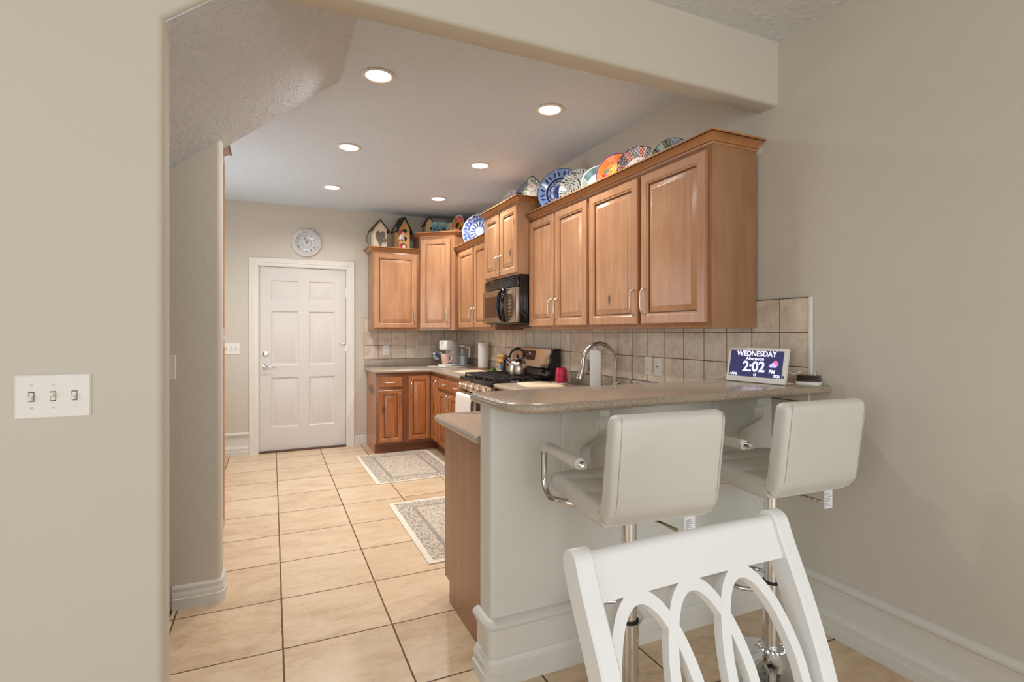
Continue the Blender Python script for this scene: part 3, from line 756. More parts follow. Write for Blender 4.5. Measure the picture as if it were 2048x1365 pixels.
for i in range(4):
    for k in range(6): b.box(px + i * 0.028, px + i * 0.028 + 0.010, -DMW - 0.0315, -DMW - 0.0302, 0.04 + k * 0.03, 0.047 + k * 0.03)
b.build('buttons', plain('tan_buttons', (164, 146, 118), 0.4), cp)
B().box(Wm - 0.028, Wm - 0.003, -DMW - 0.028, -DMW, 0.012, Hm - 0.100, 0.004).build('side_trim', 'steel', t)
b = B(); hx = Wm * 0.70 - 0.006
for sgn in (-1, 1):
    b.tube([(hx + sgn * 0.052 * math.cos(a), -DMW - 0.032 - 0.045 * math.cos(a), 0.158 + 0.138 * math.sin(a)) for a in [-PI / 2 + PI * k / 24 for k in range(25)]], [0.010 + 0.008 * math.sin(PI * k / 24) for k in range(25)], 10)
b.build('door_handle', 'black', dr)
B().box(0.12, Wm - 0.1, -0.16, -0.01, -0.035, -0.0005, 0.002).build('light_housing', plain('brown_strip', (96, 66, 46), 0.5), t)

# ------------------------------------------------------------------ range (local: front towards -y)
Yr1, Yr0 = 4.6375, 3.8755
Wr = Yr1 - Yr0
Xb = XT - 0.004
t = thing('gas_range', 'stainless gas range with black grates between the counters', 'stove', (Xb, Yr1, 0), R90)
Df = Xb - 1.615; Dc = Xb - 1.578
B().box(0.001, Wr - 0.001, -Df, -0.022, 0.03, 0.880, 0.004).build('oven_body', 'black', t)
b = B()
for x in (0.06, Wr - 0.06):
    for y in (-0.1, -Df + 0.1): b.lathe([(0.02, 0), (0.02, 0.032)], 12, (x, y, 0))
b.build('feet', 'black_m', t)
b = B().box(0.0, Wr, -Dc, -0.075, 0.885, 0.920, 0.008); b.build('cooktop', 'black', t)
d = B().rects(0.004, Wr - 0.004, 0.20, 0.790, [(0, -Df), (0, -Df - 0.03), (0.006, -Df - 0.036), (0.10, -Df - 0.036)], back=1).build('oven_door', 'steel', t, 25)
B().rects(0.12, Wr - 0.12, 0.32, 0.64, [(0, -Df - 0.0362), (0.001, -Df - 0.038)], back=1).build('oven_window', 'black', d, 25)
b = B().tube([(0.035, -Df - 0.085, 0.765), (Wr - 0.035, -Df - 0.085, 0.765)], 0.013, 14)
for x in (0.06, Wr - 0.06): b.tube([(x, -Df - 0.034, 0.765), (x, -Df - 0.085, 0.765)], 0.009, 10)
b.build('door_handle', 'steel_w', d)
B().rects(0.004, Wr - 0.004, 0.045, 0.190, [(0, -Df), (0, -Df - 0.03), (0.006, -Df - 0.036), (0.02, -Df - 0.036)], back=1).build('warming_drawer', 'steel', t, 25)
b = B().loft([[(x, -Df + 0.002, 0.795), (x, -Df - 0.030, 0.800), (x, -Dc + 0.004, 0.884), (x, -Df + 0.002, 0.884)] for x in (0.002, Wr - 0.002)]); p_ = b.build('knob_panel', 'steel_w', t, 20)
for k in range(5):
    x = 0.085 + k * (Wr - 0.17) / 4
    mx = M.Translation((x, -Df - 0.034 + 0.018 * 0, 0.842)) @ M.Rotation(PI / 2 - 0.12, 4, 'X')
    kb = B().lathe([(0.027, -0.006), (0.027, 0.004), (0.024, 0.006), (0.0235, 0.036), (0.021, 0.041)], 24, mx=mx); kb.build('knob', 'steel_w', p_)
# grates: three cast iron sections, and burners
for gi in range(3):
    b = B(); x0 = 0.02 + gi * (Wr - 0.04) / 3 + 0.003; x1 = 0.02 + (gi + 1) * (Wr - 0.04) / 3 - 0.003
    y0, y1, zt = -Dc + 0.045, -0.105, 0.953
    for x in (x0 + 0.006, (x0 + x1) / 2, x1 - 0.006):
        b.box(x - 0.006, x + 0.006, y0, y1, zt - 0.014, zt, 0.002)
    n = 7
    for k in range(n):
        y = y0 + 0.006 + k * (y1 - y0 - 0.012) / (n - 1)
        b.box(x0, x1, y - 0.005, y + 0.005, zt - 0.013, zt, 0.002)
    for x in (x0 + 0.006, x1 - 0.006):
        for y in (y0 + 0.008, (y0 + y1) / 2, y1 - 0.008): b.loft([[(x - 0.009, y - 0.009, 0.9195), (x + 0.009, y - 0.009, 0.9195), (x + 0.009, y + 0.009, 0.9195), (x - 0.009, y + 0.009, 0.9195)], [(x - 0.006, y - 0.006, zt - 0.01), (x + 0.006, y - 0.006, zt - 0.01), (x + 0.006, y + 0.006, zt - 0.01), (x - 0.006, y + 0.006, zt - 0.01)]])
    b.build('grate', 'black_m', t)
for x, y, r in ((0.15, -0.2, 0.04), (0.15, -0.47, 0.05), (Wr / 2, -0.34, 0.045), (Wr - 0.15, -0.2, 0.04), (Wr - 0.15, -0.47, 0.05)):
    B().lathe([(r + 0.012, 0.9202), (r + 0.01, 0.926), (r, 0.927), (r, 0.934), (r - 0.006, 0.937)], 24, (x, y, 0)).build('burner', 'black_m', t)
# back guard: black riser, tilted steel panel
bgp = [(-0.075, 0.921), (-0.125, 0.921), (-0.105, 1.005), (-0.118, 1.012), (-0.085, 1.178), (-0.03, 1.185), (-0.022, 1.178), (-0.022, 0.921)]
g = B().loft([[(x, y, z) for y, z in bgp] for x in (0.004, Wr - 0.004)]).build('back_guard', 'black', t, 20)
sl = [(-0.1185, 1.020), (-0.1195, 1.020), (-0.0875, 1.176), (-0.0865, 1.176)]
B().loft([[(x, y, z) for y, z in sl] for x in (0.012, Wr - 0.035)]).build('steel_panel', 'steel_w', g, 20)
def bgpt(x, f): return (x, -0.1200 + (0.032) * f, 1.020 + 0.156 * f)
dsp = B().loft([[bgpt(x, 0.36), bgpt(x, 0.90), (x, bgpt(x, .9)[1] - 0.001, bgpt(x, .9)[2]), (x, bgpt(x, .36)[1] - 0.001, bgpt(x, .36)[2])] for x in (0.20, 0.46)]).build('display', plain('brown_display', (44, 24, 16), 0.1), g, 20)
b = B()
for i in range(6):
    for k in range(2):
        q = bgpt(0.225 + i * 0.036, 0.46 + k * 0.14); b.box(q[0], q[0] + 0.014, q[1] - 0.0022, q[1] - 0.0014, q[2], q[2] + 0.004)
b.build('touch_keys', plain('pale_keys', (170, 150, 130), 0.5), dsp)
q = bgpt(0.345, 0.68); bx('indicator', emit('violet_indicator', (190, 150, 255), 1.5), q[0], q[0] + 0.02, q[1] - 0.0024, q[1] - 0.0014, q[2], q[2] + 0.016, dsp)
b = B().lathe([(0.03, 0), (0.03, 0.01), (0.02, 0.05), (0.012, 0.052)], 20, mx=M.Translation((Wr - 0.12, -0.100, 0.962)) @ M.Rotation(PI / 2, 4, 'X')); b.build('vent_boss', 'chrome', g)
# towel over the oven door handle
tw = B(); zr = 0.765; yh = -Df - 0.085
def twp(sgn, z): return yh + sgn * 0.017
rings = []
for k in range(13):
    x = 0.10 + 0.40 * k / 12; wv = 0.004 * math.sin(k * 1.7) + 0.003
    pr = [(yh + 0.017 + wv * .3, 0.52)] + [(yh + 0.017, 0.62), (yh + 0.0165, 0.74)] + [(yh + 0.0165 * math.cos(a), zr + 0.0165 * math.sin(a)) for a in [PI * j / 8 for j in range(9)]] + [(yh - 0.0175 - wv, 0.72), (yh - 0.0195 - wv, 0.6), (yh - 0.021 - wv * 1.4, 0.40)]
    rings.append([(x, y, z) for y, z in pr])
tw.loft(rings, close=False, cap0=False, cap1=False)
towel = tw.build('dish_towel', plain('white_towel', (232, 222, 214), 0.95, vary=0.02, scale=40, bump=0.3), None, 60)
towel.location = (Xb, Yr1, 0); towel.rotation_euler = (0, 0, R90)
md = towel.modifiers.new('thick', 'SOLIDIFY'); md.thickness = 0.004; md.offset = 1.0
tag(towel, 'white dish towel hanging over the oven door handle', 'towel')

# ------------------------------------------------------------------ decorated plates (painted pattern = one colour per small face)
PAL = {}
def pal(c, rough=0.12):
    if c not in PAL: PAL[c] = plain('glaze_shade_%d' % len(PAL), c, rough, vary=0.03)
    return PAL[c]
def plate_obj(name, label, cat, xc, y, zb, r, yaw, fn, lean=0.17, ax=1.0, nr=40, ns=144, deep=0.022, group='decorated plates standing on the cabinets'):
    """fn(rho, theta, u, v) -> rgb ; u right, v up in units of the radius"""
    b = B(); cols = []
    def ci(c):
        c = tuple(c)
        if c not in cols: cols.append(c)
        return cols.index(c)
    def yy(q): return 0.0 if q > 0.97 else (0.0 + deep * min(1, (0.97 - q) / 0.32) if q > 0.62 else deep)
    rings = []
    for k in range(nr + 1):
        q = max(0.004, k / nr)
        rings.append([b.bm.verts.new((ax * r * q * math.cos(2 * PI * j / ns), -0.004 + yy(q), r + r * q * math.sin(2 * PI * j / ns))) for j in range(ns)])
    for k in range(nr):
        for j in range(ns):
            q = (k + 0.5) / nr; th = 2 * PI * (j + 0.5) / ns
            b.mi = ci(fn(q, th, q * math.cos(th), q * math.sin(th)))
            b.face([rings[k][j], rings[k][(j + 1) % ns], rings[k + 1][(j + 1) % ns], rings[k + 1][j]])
    b.mi = ci((225, 222, 214)); b.face(rings[0])
    back = [[b.bm.verts.new((ax * r * q * math.cos(2 * PI * j / ns), 0.003 + (deep if q < 0.8 else 0), r + r * q * math.sin(2 * PI * j / ns))) for j in range(ns)] for q in (1.0, 0.7)]
    for A, Bk in ((rings[-1], back[0]), (back[0], back[1])):
        for j in range(ns): b.face([A[j], A[(j + 1) % ns], Bk[(j + 1) % ns], Bk[j]])
    b.face(back[1])
    o = b.build(name, [pal(c) for c in cols], None, 50)
    o.location = (xc, y, zb + 0.001); o.rotation_euler = (-lean, 0, -(PI / 2 - math.radians(yaw)))
    return tag(o, label, cat, group)
def blobs(lst, u, v):
    for (x, y, a, b_, rot, c) in lst:
        dx, dy = u - x, v - y; cr, sr = math.cos(rot), math.sin(rot)
        if ((dx * cr + dy * sr) / a) ** 2 + ((-dx * sr + dy * cr) / b_) ** 2 < 1: return c
    return None
def f_blue(q, t, u, v):
    W, L, D_, K = (226, 230, 236), (150, 176, 222), (36, 58, 140), (24, 34, 96)
    if q > 0.97: return D_
    if q > 0.64:
        n = 12; a = ((t * n / (2 * PI)) % 1) - 0.5; d = (q - 0.80)
        for sg in (-1, 1):
            x, y = (a * 0.52 - sg * 0.11), d
            if ((x * 0.85 + sg * y * 0.5) / 0.05) ** 2 + ((y * 0.85 - sg * x * 0.5) / 0.125) ** 2 < 1: return D_
        return L if abs(a) > 0.12 else (188, 206, 234)
    if q > 0.57: return K
    n = 8; a = abs(((t * n / (2 * PI)) % 1) - 0.5) * 2
    if q > 0.28:
        edge = 0.50 - 0.10 * a ** 2.4
        if abs(q - edge) < 0.022 or (a > 0.93 and q < edge): return K
        if q > edge: return L
        return W if q > 0.36 else (92, 118, 198)
    return K if q < 0.17 else (64, 88, 178)
def f_swirl(q, t, u, v):
    W, L, D_ = (206, 209, 215), (96, 124, 190), (38, 58, 138)
    if q > 0.95: return W
    if q > 0.90: return D_ if int(t * 40) % 2 else W
    if q > 0.58:
        n = 7; a = ((t * n / (2 * PI)) % 1) - 0.5; x, y = a * 0.68, q - 0.74; d = math.hypot(x, y)
        if d < 0.15:
            return W if (d / 0.055 - math.atan2(y, x) / (2 * PI)) % 1 < 0.42 else D_
        if math.hypot(abs(x) - 0.24, y - 0.03) < 0.05: return W
        return L if (int(t * 24) + int(q * 30)) % 3 else D_
    if q > 0.54: return W
    n = 16; a = abs(((t * n / (2 * PI)) % 1) - 0.5) * 2
    if q > 0.30: return (208, 208, 198) if a < 0.62 - max(0, q - .48) * 4 else D_
    return L if q > 0.24 else ((214, 222, 238) if int(t * 9) % 2 else W)
def f_grey(q, t, u, v):
    W, K, G = (206, 206, 196), (52, 54, 52), (140, 144, 136)
    if q > 0.965: return (222, 220, 208)
    s_ = math.sin(9 * u + 5 * math.sin(4 * v)) * math.sin(11 * v + 3 * math.sin(5 * u))
    br = math.sin(34 * (u * math.cos(3 * v) + 0.5 * v) + 6 * math.sin(3 * u))
    if q > 0.80: return K if math.sin(14 * t + 6 * q) * math.sin(23 * t - 20 * q) > 0.36 else (G if math.sin(31 * t) > .75 else W)
    if s_ > 0.05 and br > 0.45: return K
    if abs(s_) < 0.035: return K
    return G if s_ < -0.55 else W
def f_teal(q, t, u, v):
    if q > 0.955: return (214, 214, 198)
    if abs(v - 0.25 + 1.1 * (u + 0.75)) < 0.035: return (222, 222, 210)
    return (108, 138, 140) if v > 0.25 - 1.1 * (u + 0.75) else (160, 172, 164)
def f_orange(q, t, u, v):
    P_, O, Y, R, W, Gn, T = (96, 52, 108), (222, 128, 66), (244, 190, 70), (206, 48, 70), (238, 230, 214), (44, 104, 74), (196, 160, 110)
    if q > 0.94: return P_
    cx_, cy_ = -0.05, 0.28; d = math.hypot(u - cx_, v - cy_); a = math.atan2(v - cy_, u - cx_)
    if d < 0.06: return W
    if d < 0.10: return R
    if d < 0.30 * (0.75 + 0.25 * math.cos(8 * a)): return Y
    c = blobs([(-0.52, 0.22, 0.16, 0.09, 0.9, Gn), (-0.6, 0.02, 0.14, 0.09, 0.2, R), (-0.58, 0.03, 0.07, 0.05, 0.2, W), (0.12, 0.62, 0.12, 0.2, -0.5, R), (0.14, 0.66, 0.06, 0.13, -0.5, W),
               (0.34, 0.72, 0.16, 0.07, 0.4, Y), (0.42, 0.34, 0.16, 0.08, 1.0, Gn), (0.6, 0.5, 0.14, 0.08, 0.8, (110, 130, 170)), (0.5, 0.02, 0.13, 0.09, 0.3, R), (-0.28, 0.62, 0.12, 0.05, 0.6, (180, 110, 60)), (0.3, -0.1, 0.12, 0.06, .5, W)], u, v)
    if c: return c
    if v < 0.05 and (math.sin(26 * u + 10 * v) * math.sin(24 * v - 8 * u)) > 0.25: return T
    return O
def f_imari(q, t, u, v):
    P_, L, O, W, G, K = (72, 54, 82), (190, 170, 186), (206, 92, 44), (238, 234, 228), (120, 122, 96), (60, 56, 66)
    if q > 0.955: return P_ if int(t * 8) % 3 else L
    if q > 0.56:
        n = 7; a = ((t * n / (2 * PI)) % 1) - 0.5; w_ = math.sin(40 * u) * math.sin(37 * v)
        if abs(a) < 0.21: return O if w_ > -0.12 else W
        if abs(a) < 0.24: return W
        if abs(abs(a) - 0.38) < 0.06 and abs(q - .75) < .1: return K if w_ > 0 else W
        return (G if w_ > .2 else (K if w_ < -.6 else L))
    if q > 0.53: return P_
    c = blobs([(0.10, 0.25, 0.09, 0.06, 0.5, O), (0.22, 0.14, 0.08, 0.06, 0, O), (0.2, 0.3, 0.07, 0.03, 1, G), (-0.22, 0.02, 0.13, 0.05, 0.8, (70, 76, 130)), (-0.3, 0.1, 0.06, 0.03, 2, (70, 76, 130)), (0.02, 0.1, .06, .03, 1.2, G), (0.05, -.1, .09, .05, 0, O), (-.02, 0.35, .08, .02, .4, G)], u, v)
    return c or W
def f_green(q, t, u, v):
    K, G, LG, W, B_, R = (44, 58, 52), (62, 96, 66), (140, 158, 118), (206, 206, 192), (92, 128, 176), (170, 72, 50)
    if q > 0.965: return K
    a = ((t * 17 / (2 * PI)) % 1)
    if q > 0.60:
        if 1.0 < t < 1.65:
            w_ = math.sin(30 * u) * math.sin(33 * v)
            return B_ if w_ > 0.0 else (R if w_ < -.6 else W)
        return K if a < 0.16 else (LG if a < 0.45 + (q - .6) else (G if a < 0.8 else W))
    return W if math.sin(22 * u) * math.sin(20 * v) > 0.2 else B_
def f_pale(q, t, u, v):
    if q > 0.93: return (206, 204, 208)
    return (130, 124, 138) if abs(math.sin(9 * u + 4 * v) * math.sin(7 * v - 5 * u)) < 0.07 else ((184, 182, 190) if v > 0 else (196, 192, 194))
plate_obj('plate', 'large blue and white plate with a dark blue ring, leftmost of the long row', 'plate', 2.02, 3.555, ZT, 0.187, 44, f_blue)
plate_obj('plate', 'off-white plate painted with dark fern strokes, right of the big blue plate', 'plate', 2.03, 3.33, ZT, 0.150, 34, f_grey)
plate_obj('plate', 'plain teal-grey plate with a cream line, half hidden by the orange plate', 'plate', 2.05, 3.07, ZT, 0.127, 43, f_teal)
plate_obj('plate', 'orange plate with a purple rim and a yellow flower', 'plate', 2.04, 2.86, ZT, 0.137, 36, f_orange)
plate_obj('plate', 'red, lilac and white patterned plate with a white centre', 'plate', 2.07, 2.67, ZT, 0.132, 39, f_imari)
plate_obj('plate', 'dark rimmed green leaf plate nearest the camera', 'plate', 2.10, 2.40, ZT, 0.114, 36, f_green)
plate_obj('plate', 'blue and white plate with painted spirals, left of the cabinet over the microwave', 'plate', 2.03, 5.36, ZT, 0.196, 46, f_swirl)
plate_obj('plate', 'small pale lilac-grey plate on the raised cabinet over the microwave', 'plate', 1.985, 4.45, 2.379, 0.133, 13, f_pale)
# square dish on its corner
def f_sq(u, v):
    K, W, G, O = (26, 28, 44), (226, 226, 216), (112, 142, 116), (222, 92, 44)
    if max(abs(u), abs(v)) > 0.95: return K
    if u < -0.62 + 0.06 * math.sin(9 * v) or (v > 0.72 and u < .3): return K
    c = blobs([(0.28, 0.42, 0.16, 0.05, -1.2, O), (-0.12, -0.02, 0.15, 0.05, -1.0, O), (0.42, -0.30, 0.18, 0.035, 1.2, O)], u, v)
    if c: return c
    for x, y in ((0.28, 0.42), (-0.12, -0.02), (0.42, -0.3), (-.2, -.6)):
        d = math.hypot(u - x, (v - y) * 0.8)
        if abs(d - 0.40) < 0.025: return (150, 160, 150)
        if d < 0.40: return W
    return G if math.sin(13 * u + 3) * math.sin(15 * v) > -0.2 else W
b = B(); cols = []; n = 44; sd = 0.20
g = [[None] * (n + 1) for _ in range(n + 1)]
for i in range(n + 1):
    for j in range(n + 1):
        u, v = 2 * i / n - 1, 2 * j / n - 1; m_ = max(abs(u), abs(v))
        x, z = u * sd / 2, v * sd / 2
        x, z = (x - z) * 0.7071, (x + z) * 0.7071
        g[i][j] = b.bm.verts.new((x, (0.02 if m_ < 0.7 else 0.02 * (1 - m_) / 0.3) - 0.004, z + sd * 0.7071))
for i in range(n):
    for j in range(n):
        c = f_sq(2 * (i + 0.5) / n - 1, 2 * (j + 0.5) / n - 1)
        if c not in cols: cols.append(c)
        b.mi = cols.index(c); b.face([g[i][j], g[i + 1][j], g[i + 1][j + 1], g[i][j + 1]])
o = b.build('square_dish', [pal(c) for c in cols], None, 50)
md = o.modifiers.new('thick', 'SOLIDIFY'); md.thickness = 0.006; md.offset = -1
o.location = (1.99, 3.985, 2.380); o.rotation_euler = (-0.15, 0, -(PI / 2 - math.radians(48)))
tag(o, 'square black-edged dish with white lilies, standing on its corner', 'dish')

# things on the diagonal corner cabinet
ZD = 2.424
def f_oval(q, t, u, v):
    if q > 0.93: return (222, 212, 196)
    a = math.atan2(v - 0.1, u + 0.1); d = math.hypot(u + 0.1, v - 0.1)
    if d < 0.34 * (0.55 + 0.45 * abs(math.cos(3.5 * a))): return (38, 30, 22)
    if math.hypot(u - 0.5, v + 0.1) < 0.2: return (52, 40, 26)
    if math.hypot(u - .1, v - .62) < .1: return (236, 214, 190)
    if v > 0.45: return (206, 92, 96)
    if v > -0.35: return (226, 164, 66) if math.sin(9 * u + 7 * v) > -.5 else (222, 120, 62)
    return (224, 150, 130) if math.sin(8 * u) * math.sin(9 * v) > 0 else (196, 176, 196)
o = plate_obj('oval_dish', 'leaning oval dish with orange petals and black flowers on the corner cabinet', 'dish', 1.945, 5.885, ZD, 0.140, 62, f_oval, 0.12, 0.50, 28, 80, 0.015, None)
o.rotation_euler[1] = 0.20
def f_rect(u, v, which):
    if which == 0:
        W, K = (234, 228, 210), (36, 34, 28)
        for k in range(6):
            a = k * PI / 3 + .3
            if math.hypot((u - 0.30 - 0.17 * math.cos(a)) * 1.1, (v + 0.05 - 0.26 * math.sin(a))) < 0.10: return K
        return (186, 178, 162) if abs(v - 0.25 - 0.2 * math.sin(3 * u)) < 0.03 and u < .2 else W
    T, K = (112, 158, 164), (40, 28, 30)
    for x, y, r in ((-0.62, 0.15, 0.2), (0.06, 0.02, 0.24), (0.68, 0.2, 0.26), (0.4, -0.55, 0.2), (-0.72, -0.5, 0.16), (0.2, 0.42, .1)):
        a = math.atan2(v - y, u - x); d = math.hypot(u - x, v - y)
        if d < r * (0.6 + 0.4 * math.cos(6 * a)): return K
    if abs(u + 0.25) < 0.025 or (abs(u - 0.78) < 0.02 and v < 0): return (60, 92, 104)
    return (150, 184, 180) if v > 0.75 else T
def rect_dish(name, label, cat, x, y, w_, h_, rz, which, lean):
    b = B(); cols = []; n = 30; G_ = []
    for i in range(n + 1):
        col = []
        for j in range(n + 1):
            u, v = 2 * i / n - 1, 2 * j / n - 1
            flare = 1 + (0.05 * v if which == 0 else 0)
            col.append(b.bm.verts.new((u * w_ / 2 * flare, 0.012 * (1 - max(u * u, v * v)) + (0.008 * u * u if which else 0), h_ / 2 * (1 + v) - (0.012 * (1 - u * u) if which == 0 and j == n else 0))))
        G_.append(col)
    for i in range(n):
        for j in range(n):
            c = f_rect(2 * (i + .5) / n - 1, 2 * (j + .5) / n - 1, which)
            if c not in cols: cols.append(c)
            b.mi = cols.index(c); b.face([G_[i][j], G_[i + 1][j], G_[i + 1][j + 1], G_[i][j + 1]])
    o = b.build(name, [pal(c) for c in cols], None, 50)
    md = o.modifiers.new('thick', 'SOLIDIFY'); md.thickness = 0.008; md.offset = -1
    o.location = (x, y, ZD + 0.001); o.rotation_euler = (-lean, 0, rz); return tag(o, label, cat)
rect_dish('rectangular_dish', 'cream rectangular dish with a dotted black flower behind the oval dish', 'dish', 1.945, 6.03, 0.20, 0.215, -0.62, 0, 0.15)
rect_dish('tray', 'teal painted tray with dark blossoms leaning before the small birdhouse', 'tray', 1.80, 6.055, 0.165, 0.215, -0.40, 1, 0.13)
def roof_boards(b, w_, dpt, zw, za, th, over):
    hw_ = w_ / 2 + over
    sl = (za - zw) / (w_ / 2); ze = za - sl * hw_
    for sg in (-1, 1):
        b.loft([[(sg * x, y, z) for x, z in ((0, za), (hw_, ze), (hw_ + 0.3 * th, ze + th * 0.95), (0, za + th * 1.3))] for y in (-dpt / 2 - 0.018, dpt / 2 + 0.012)])
def birdhouse(label, x, y, zb, w_, dpt, zw, za, rz, wallc, roofc, holes, th=0.014, over=0.03):
    t = thing('birdhouse', label, 'birdhouse', (x, y, zb + 0.001), rz)
    B().loft([[(a, yy_, z) for a, z in ((-w_ / 2, 0), (w_ / 2, 0), (w_ / 2, zw), (0, za), (-w_ / 2, zw))] for yy_ in (-dpt / 2, dpt / 2)]).build('house_body', plain('birdhouse_wall', wallc, 0.7, vary=0.08, scale=30), t, 20)
    b = B(); roof_boards(b, w_, dpt, zw, za, th, over); b.build('roof', plain('birdhouse_roof', roofc, 0.7, vary=0.2, scale=30), t, 20)
    for hx, hz, hr in holes:
        B().lathe([(hr, 0.0), (hr, 0.0012)], 20, mx=M.Translation((hx, -dpt / 2, hz)) @ M.Rotation(PI / 2, 4, 'X')).build('entrance_hole', 'rubber', t)
    return t
birdhouse('small pale birdhouse with a dark green roof behind the teal tray', 1.715, 6.19, ZD, 0.085, 0.085, 0.205, 0.27, 0.0, (226, 196, 142), (34, 50, 46), [(0.02, 0.14, 0.016)], 0.012, 0.03)
t = birdhouse('cream birdhouse with a brown roof and a grey heart on its front', 1.125, 6.18, ZT, 0.150, 0.11, 0.27, 0.362, 0.1, (232, 214, 190), (70, 46, 34), [])
hb = [(0.055 * (16 * math.sin(a) ** 3) / 16, 0.085 * (13 * math.cos(a) - 5 * math.cos(2 * a) - 2 * math.cos(3 * a) - math.cos(4 * a)) / 15 * (1.0 if math.cos(a) > -0.2 else 1.25) + 0.175) for a in [2 * PI * k / 48 for k in range(48)]]
B().prism_y(hb, -0.066, -0.0555).build('heart', plain('grey_wood_heart', (112, 104, 94), 0.8, vary=0.15, scale=40), t)
random.seed(4)
def twigs(parent, cx_, cy_, cz_, n, spread, cols, size, name='twigs'):
    b = B()
    for k in range(n):
        a = random.uniform(0, 2 * PI); L = random.uniform(0.4, 1) * spread
        p0 = V((cx_ + random.uniform(-.3, .3) * spread, cy_ + random.uniform(-.15, .15) * spread, cz_ + random.uniform(-.3, .3) * spread))
        p1 = p0 + V((math.cos(a) * L, random.uniform(-.3, .1) * L, math.sin(a) * L)); m_ = (p0 + p1) / 2 + V((0, 0, 0.2 * L))
        b.mi = k % len(cols); b.tube([p0, m_, p1], [size, size * 0.8, size * 0.3], 5)
    return b.build(name, [plain('sprig_%d' % i, c, 0.8, vary=0.1) for i, c in enumerate(cols)], parent)
def petals(parent, pts, name='flowers'):
    for (x, y, z, c, r) in pts:
        b = B()
        for k in range(6):
            a = k * PI / 3; b.sphere((x + math.cos(a) * r * 0.6, y, z + math.sin(a) * r * 0.6), r * 0.5, 8, (1, 0.5, 1))
        b.build(name, pal(c, 0.8), parent)
wr = B(); 
for k in range(5):
    wr.tube([(-0.02 + 0.105 * math.cos(a) + random.uniform(-.004, .004), 0.062 + random.uniform(-.004, .004), 0.165 + 0.115 * math.sin(a) + random.uniform(-.005, .005)) for a in [2 * PI * j / 30 for j in range(30)]], 0.0022, 5, closed=True)
wr.build('twig_wreath', plain('dry_twig', (120, 92, 62), 0.8), t)
twigs(t, 0.055, -0.075, 0.135, 14, 0.045, [(150, 120, 76), (206, 186, 140), (96, 76, 50)], 0.0035, 'straw_bow')
t = birdhouse('tan birdhouse with a dark green roof, three holes and dried flowers', 1.385, 6.16, ZT, 0.140, 0.12, 0.29, 0.405, 0.32, (216, 168, 108), (24, 44, 38), [(0.01, 0.265, 0.022), (0.01, 0.175, 0.022), (0.01, 0.085, 0.022)], 0.016, 0.035)
for z in (0.24, 0.15, 0.06): B().tube([(0.008, -0.06, z), (0.008, -0.085, z)], 0.003, 8).build('perch', 'black_m', t)
twigs(t, -0.095, -0.03, 0.245, 26, 0.07, [(214, 170, 150), (96, 66, 52), (206, 196, 172), (150, 100, 90)], 0.003)
twigs(t, 0.06, 0.0, 0.41, 10, 0.04, [(206, 200, 176), (180, 160, 120)], 0.002, 'moss_tuft')
petals(t, [(-0.075, -0.09, 0.235, (190, 40, 60), 0.02), (-0.045, -0.085, 0.215, (214, 170, 190), 0.022), (-0.06, -0.088, 0.185, (236, 226, 206), 0.02), (-0.04, -0.085, 0.26, (70, 70, 60), 0.016), (-0.03, -0.08, 0.165, (196, 180, 210), 0.018), (-0.075, -0.085, 0.165, (220, 200, 190), 0.018)])
petals(t, [(-0.06, -0.09, 0.085, (196, 44, 62), 0.02), (-0.03, -0.09, 0.10, (60, 96, 66), 0.016), (-0.025, -0.09, 0.075, (236, 228, 214), 0.02), (-0.075, -0.09, 0.06, (204, 80, 96), 0.018), (0.0, -.085, .07, (206, 60, 56), 0.015)])

# ------------------------------------------------------------------ counter things
ZN = 0.9142
def mat_board(label, cat, poly, name='counter_mat', c=(226, 200, 168)):
    cx_ = sum(p[0] for p in poly) / len(poly); cy_ = sum(p[1] for p in poly) / len(poly)
    o = B().prism([(x - cx_, y - cy_) for x, y in poly], 0, 0.005).build(name, plain('beige_mat', c, 0.6, vary=0.04), None, 40)
    o.location = (cx_, cy_, ZN); return tag(o, label, cat)
mat_board('beige mat on the counter left of the range, in front of the paper towel', 'mat', fillet([(1.70, 5.22), (1.715, 4.70), (1.99, 4.70), (2.045, 5.36)], {0: .06, 1: .05, 2: .05, 3: .08}, 6))
mat_board('beige rounded mat on the counter right of the range', 'mat', fillet([(1.77, 3.855), (1.715, 3.50), (2.02, 3.40), (2.03, 3.855)], {0: .12, 1: .08, 2: .06, 3: .06}, 6))
# tray in the corner with the coffee things
tr = M.Rotation(-PI / 4, 4, 'Z')
po = rrect(0.42, 0.42, 0.04)
t = thing('serving_mat', 'off-white tray set across the counter corner under the coffee maker', 'tray', (1.92, 5.97, ZN), -PI / 4)
B().loft([[(x * q, y * q, z) for x, y in po] for q, z in ((0.97, 0), (1.0, 0.006), (1.0, 0.012), (0.985, 0.012), (0.97, 0.007))]).build('tray_body', plain('ivory_tray', (214, 204, 188), 0.4), t)
ZTY = ZN + 0.0075
KW = plain('white_appliance', (226, 222, 218), 0.3, vary=0.01); KG = plain('grey_appliance', (176, 174, 170), 0.3)
kr = math.atan2(-0.86, 0.5) + PI / 2 - PI / 2
t = thing('coffee_maker', 'slim white single-cup coffee maker on the corner tray', 'coffee maker', (1.90, 5.945, ZTY), -0.95)
B().box(-0.058, 0.058, -0.15, 0.12, 0, 0.028, 0.008).build('base', KW, t)
B().box(-0.058, 0.058, 0.0, 0.12, 0.0285, 0.295, 0.010).build('tower', KG, t)
h_ = B().box(-0.056, 0.056, -0.135, -0.0005, 0.19, 0.305, 0.018, seg=4).build('brew_head', KW, t)
B().box(-0.02, 0.02, -0.15, -0.134, 0.285, 0.297, 0.004).build('lid_handle', KW, h_)
B().tube([(-0.02, -0.1358, 0.262), (0.02, -0.1358, 0.262)], 0.0015, 6).build('logo_line', 'ink', h_)
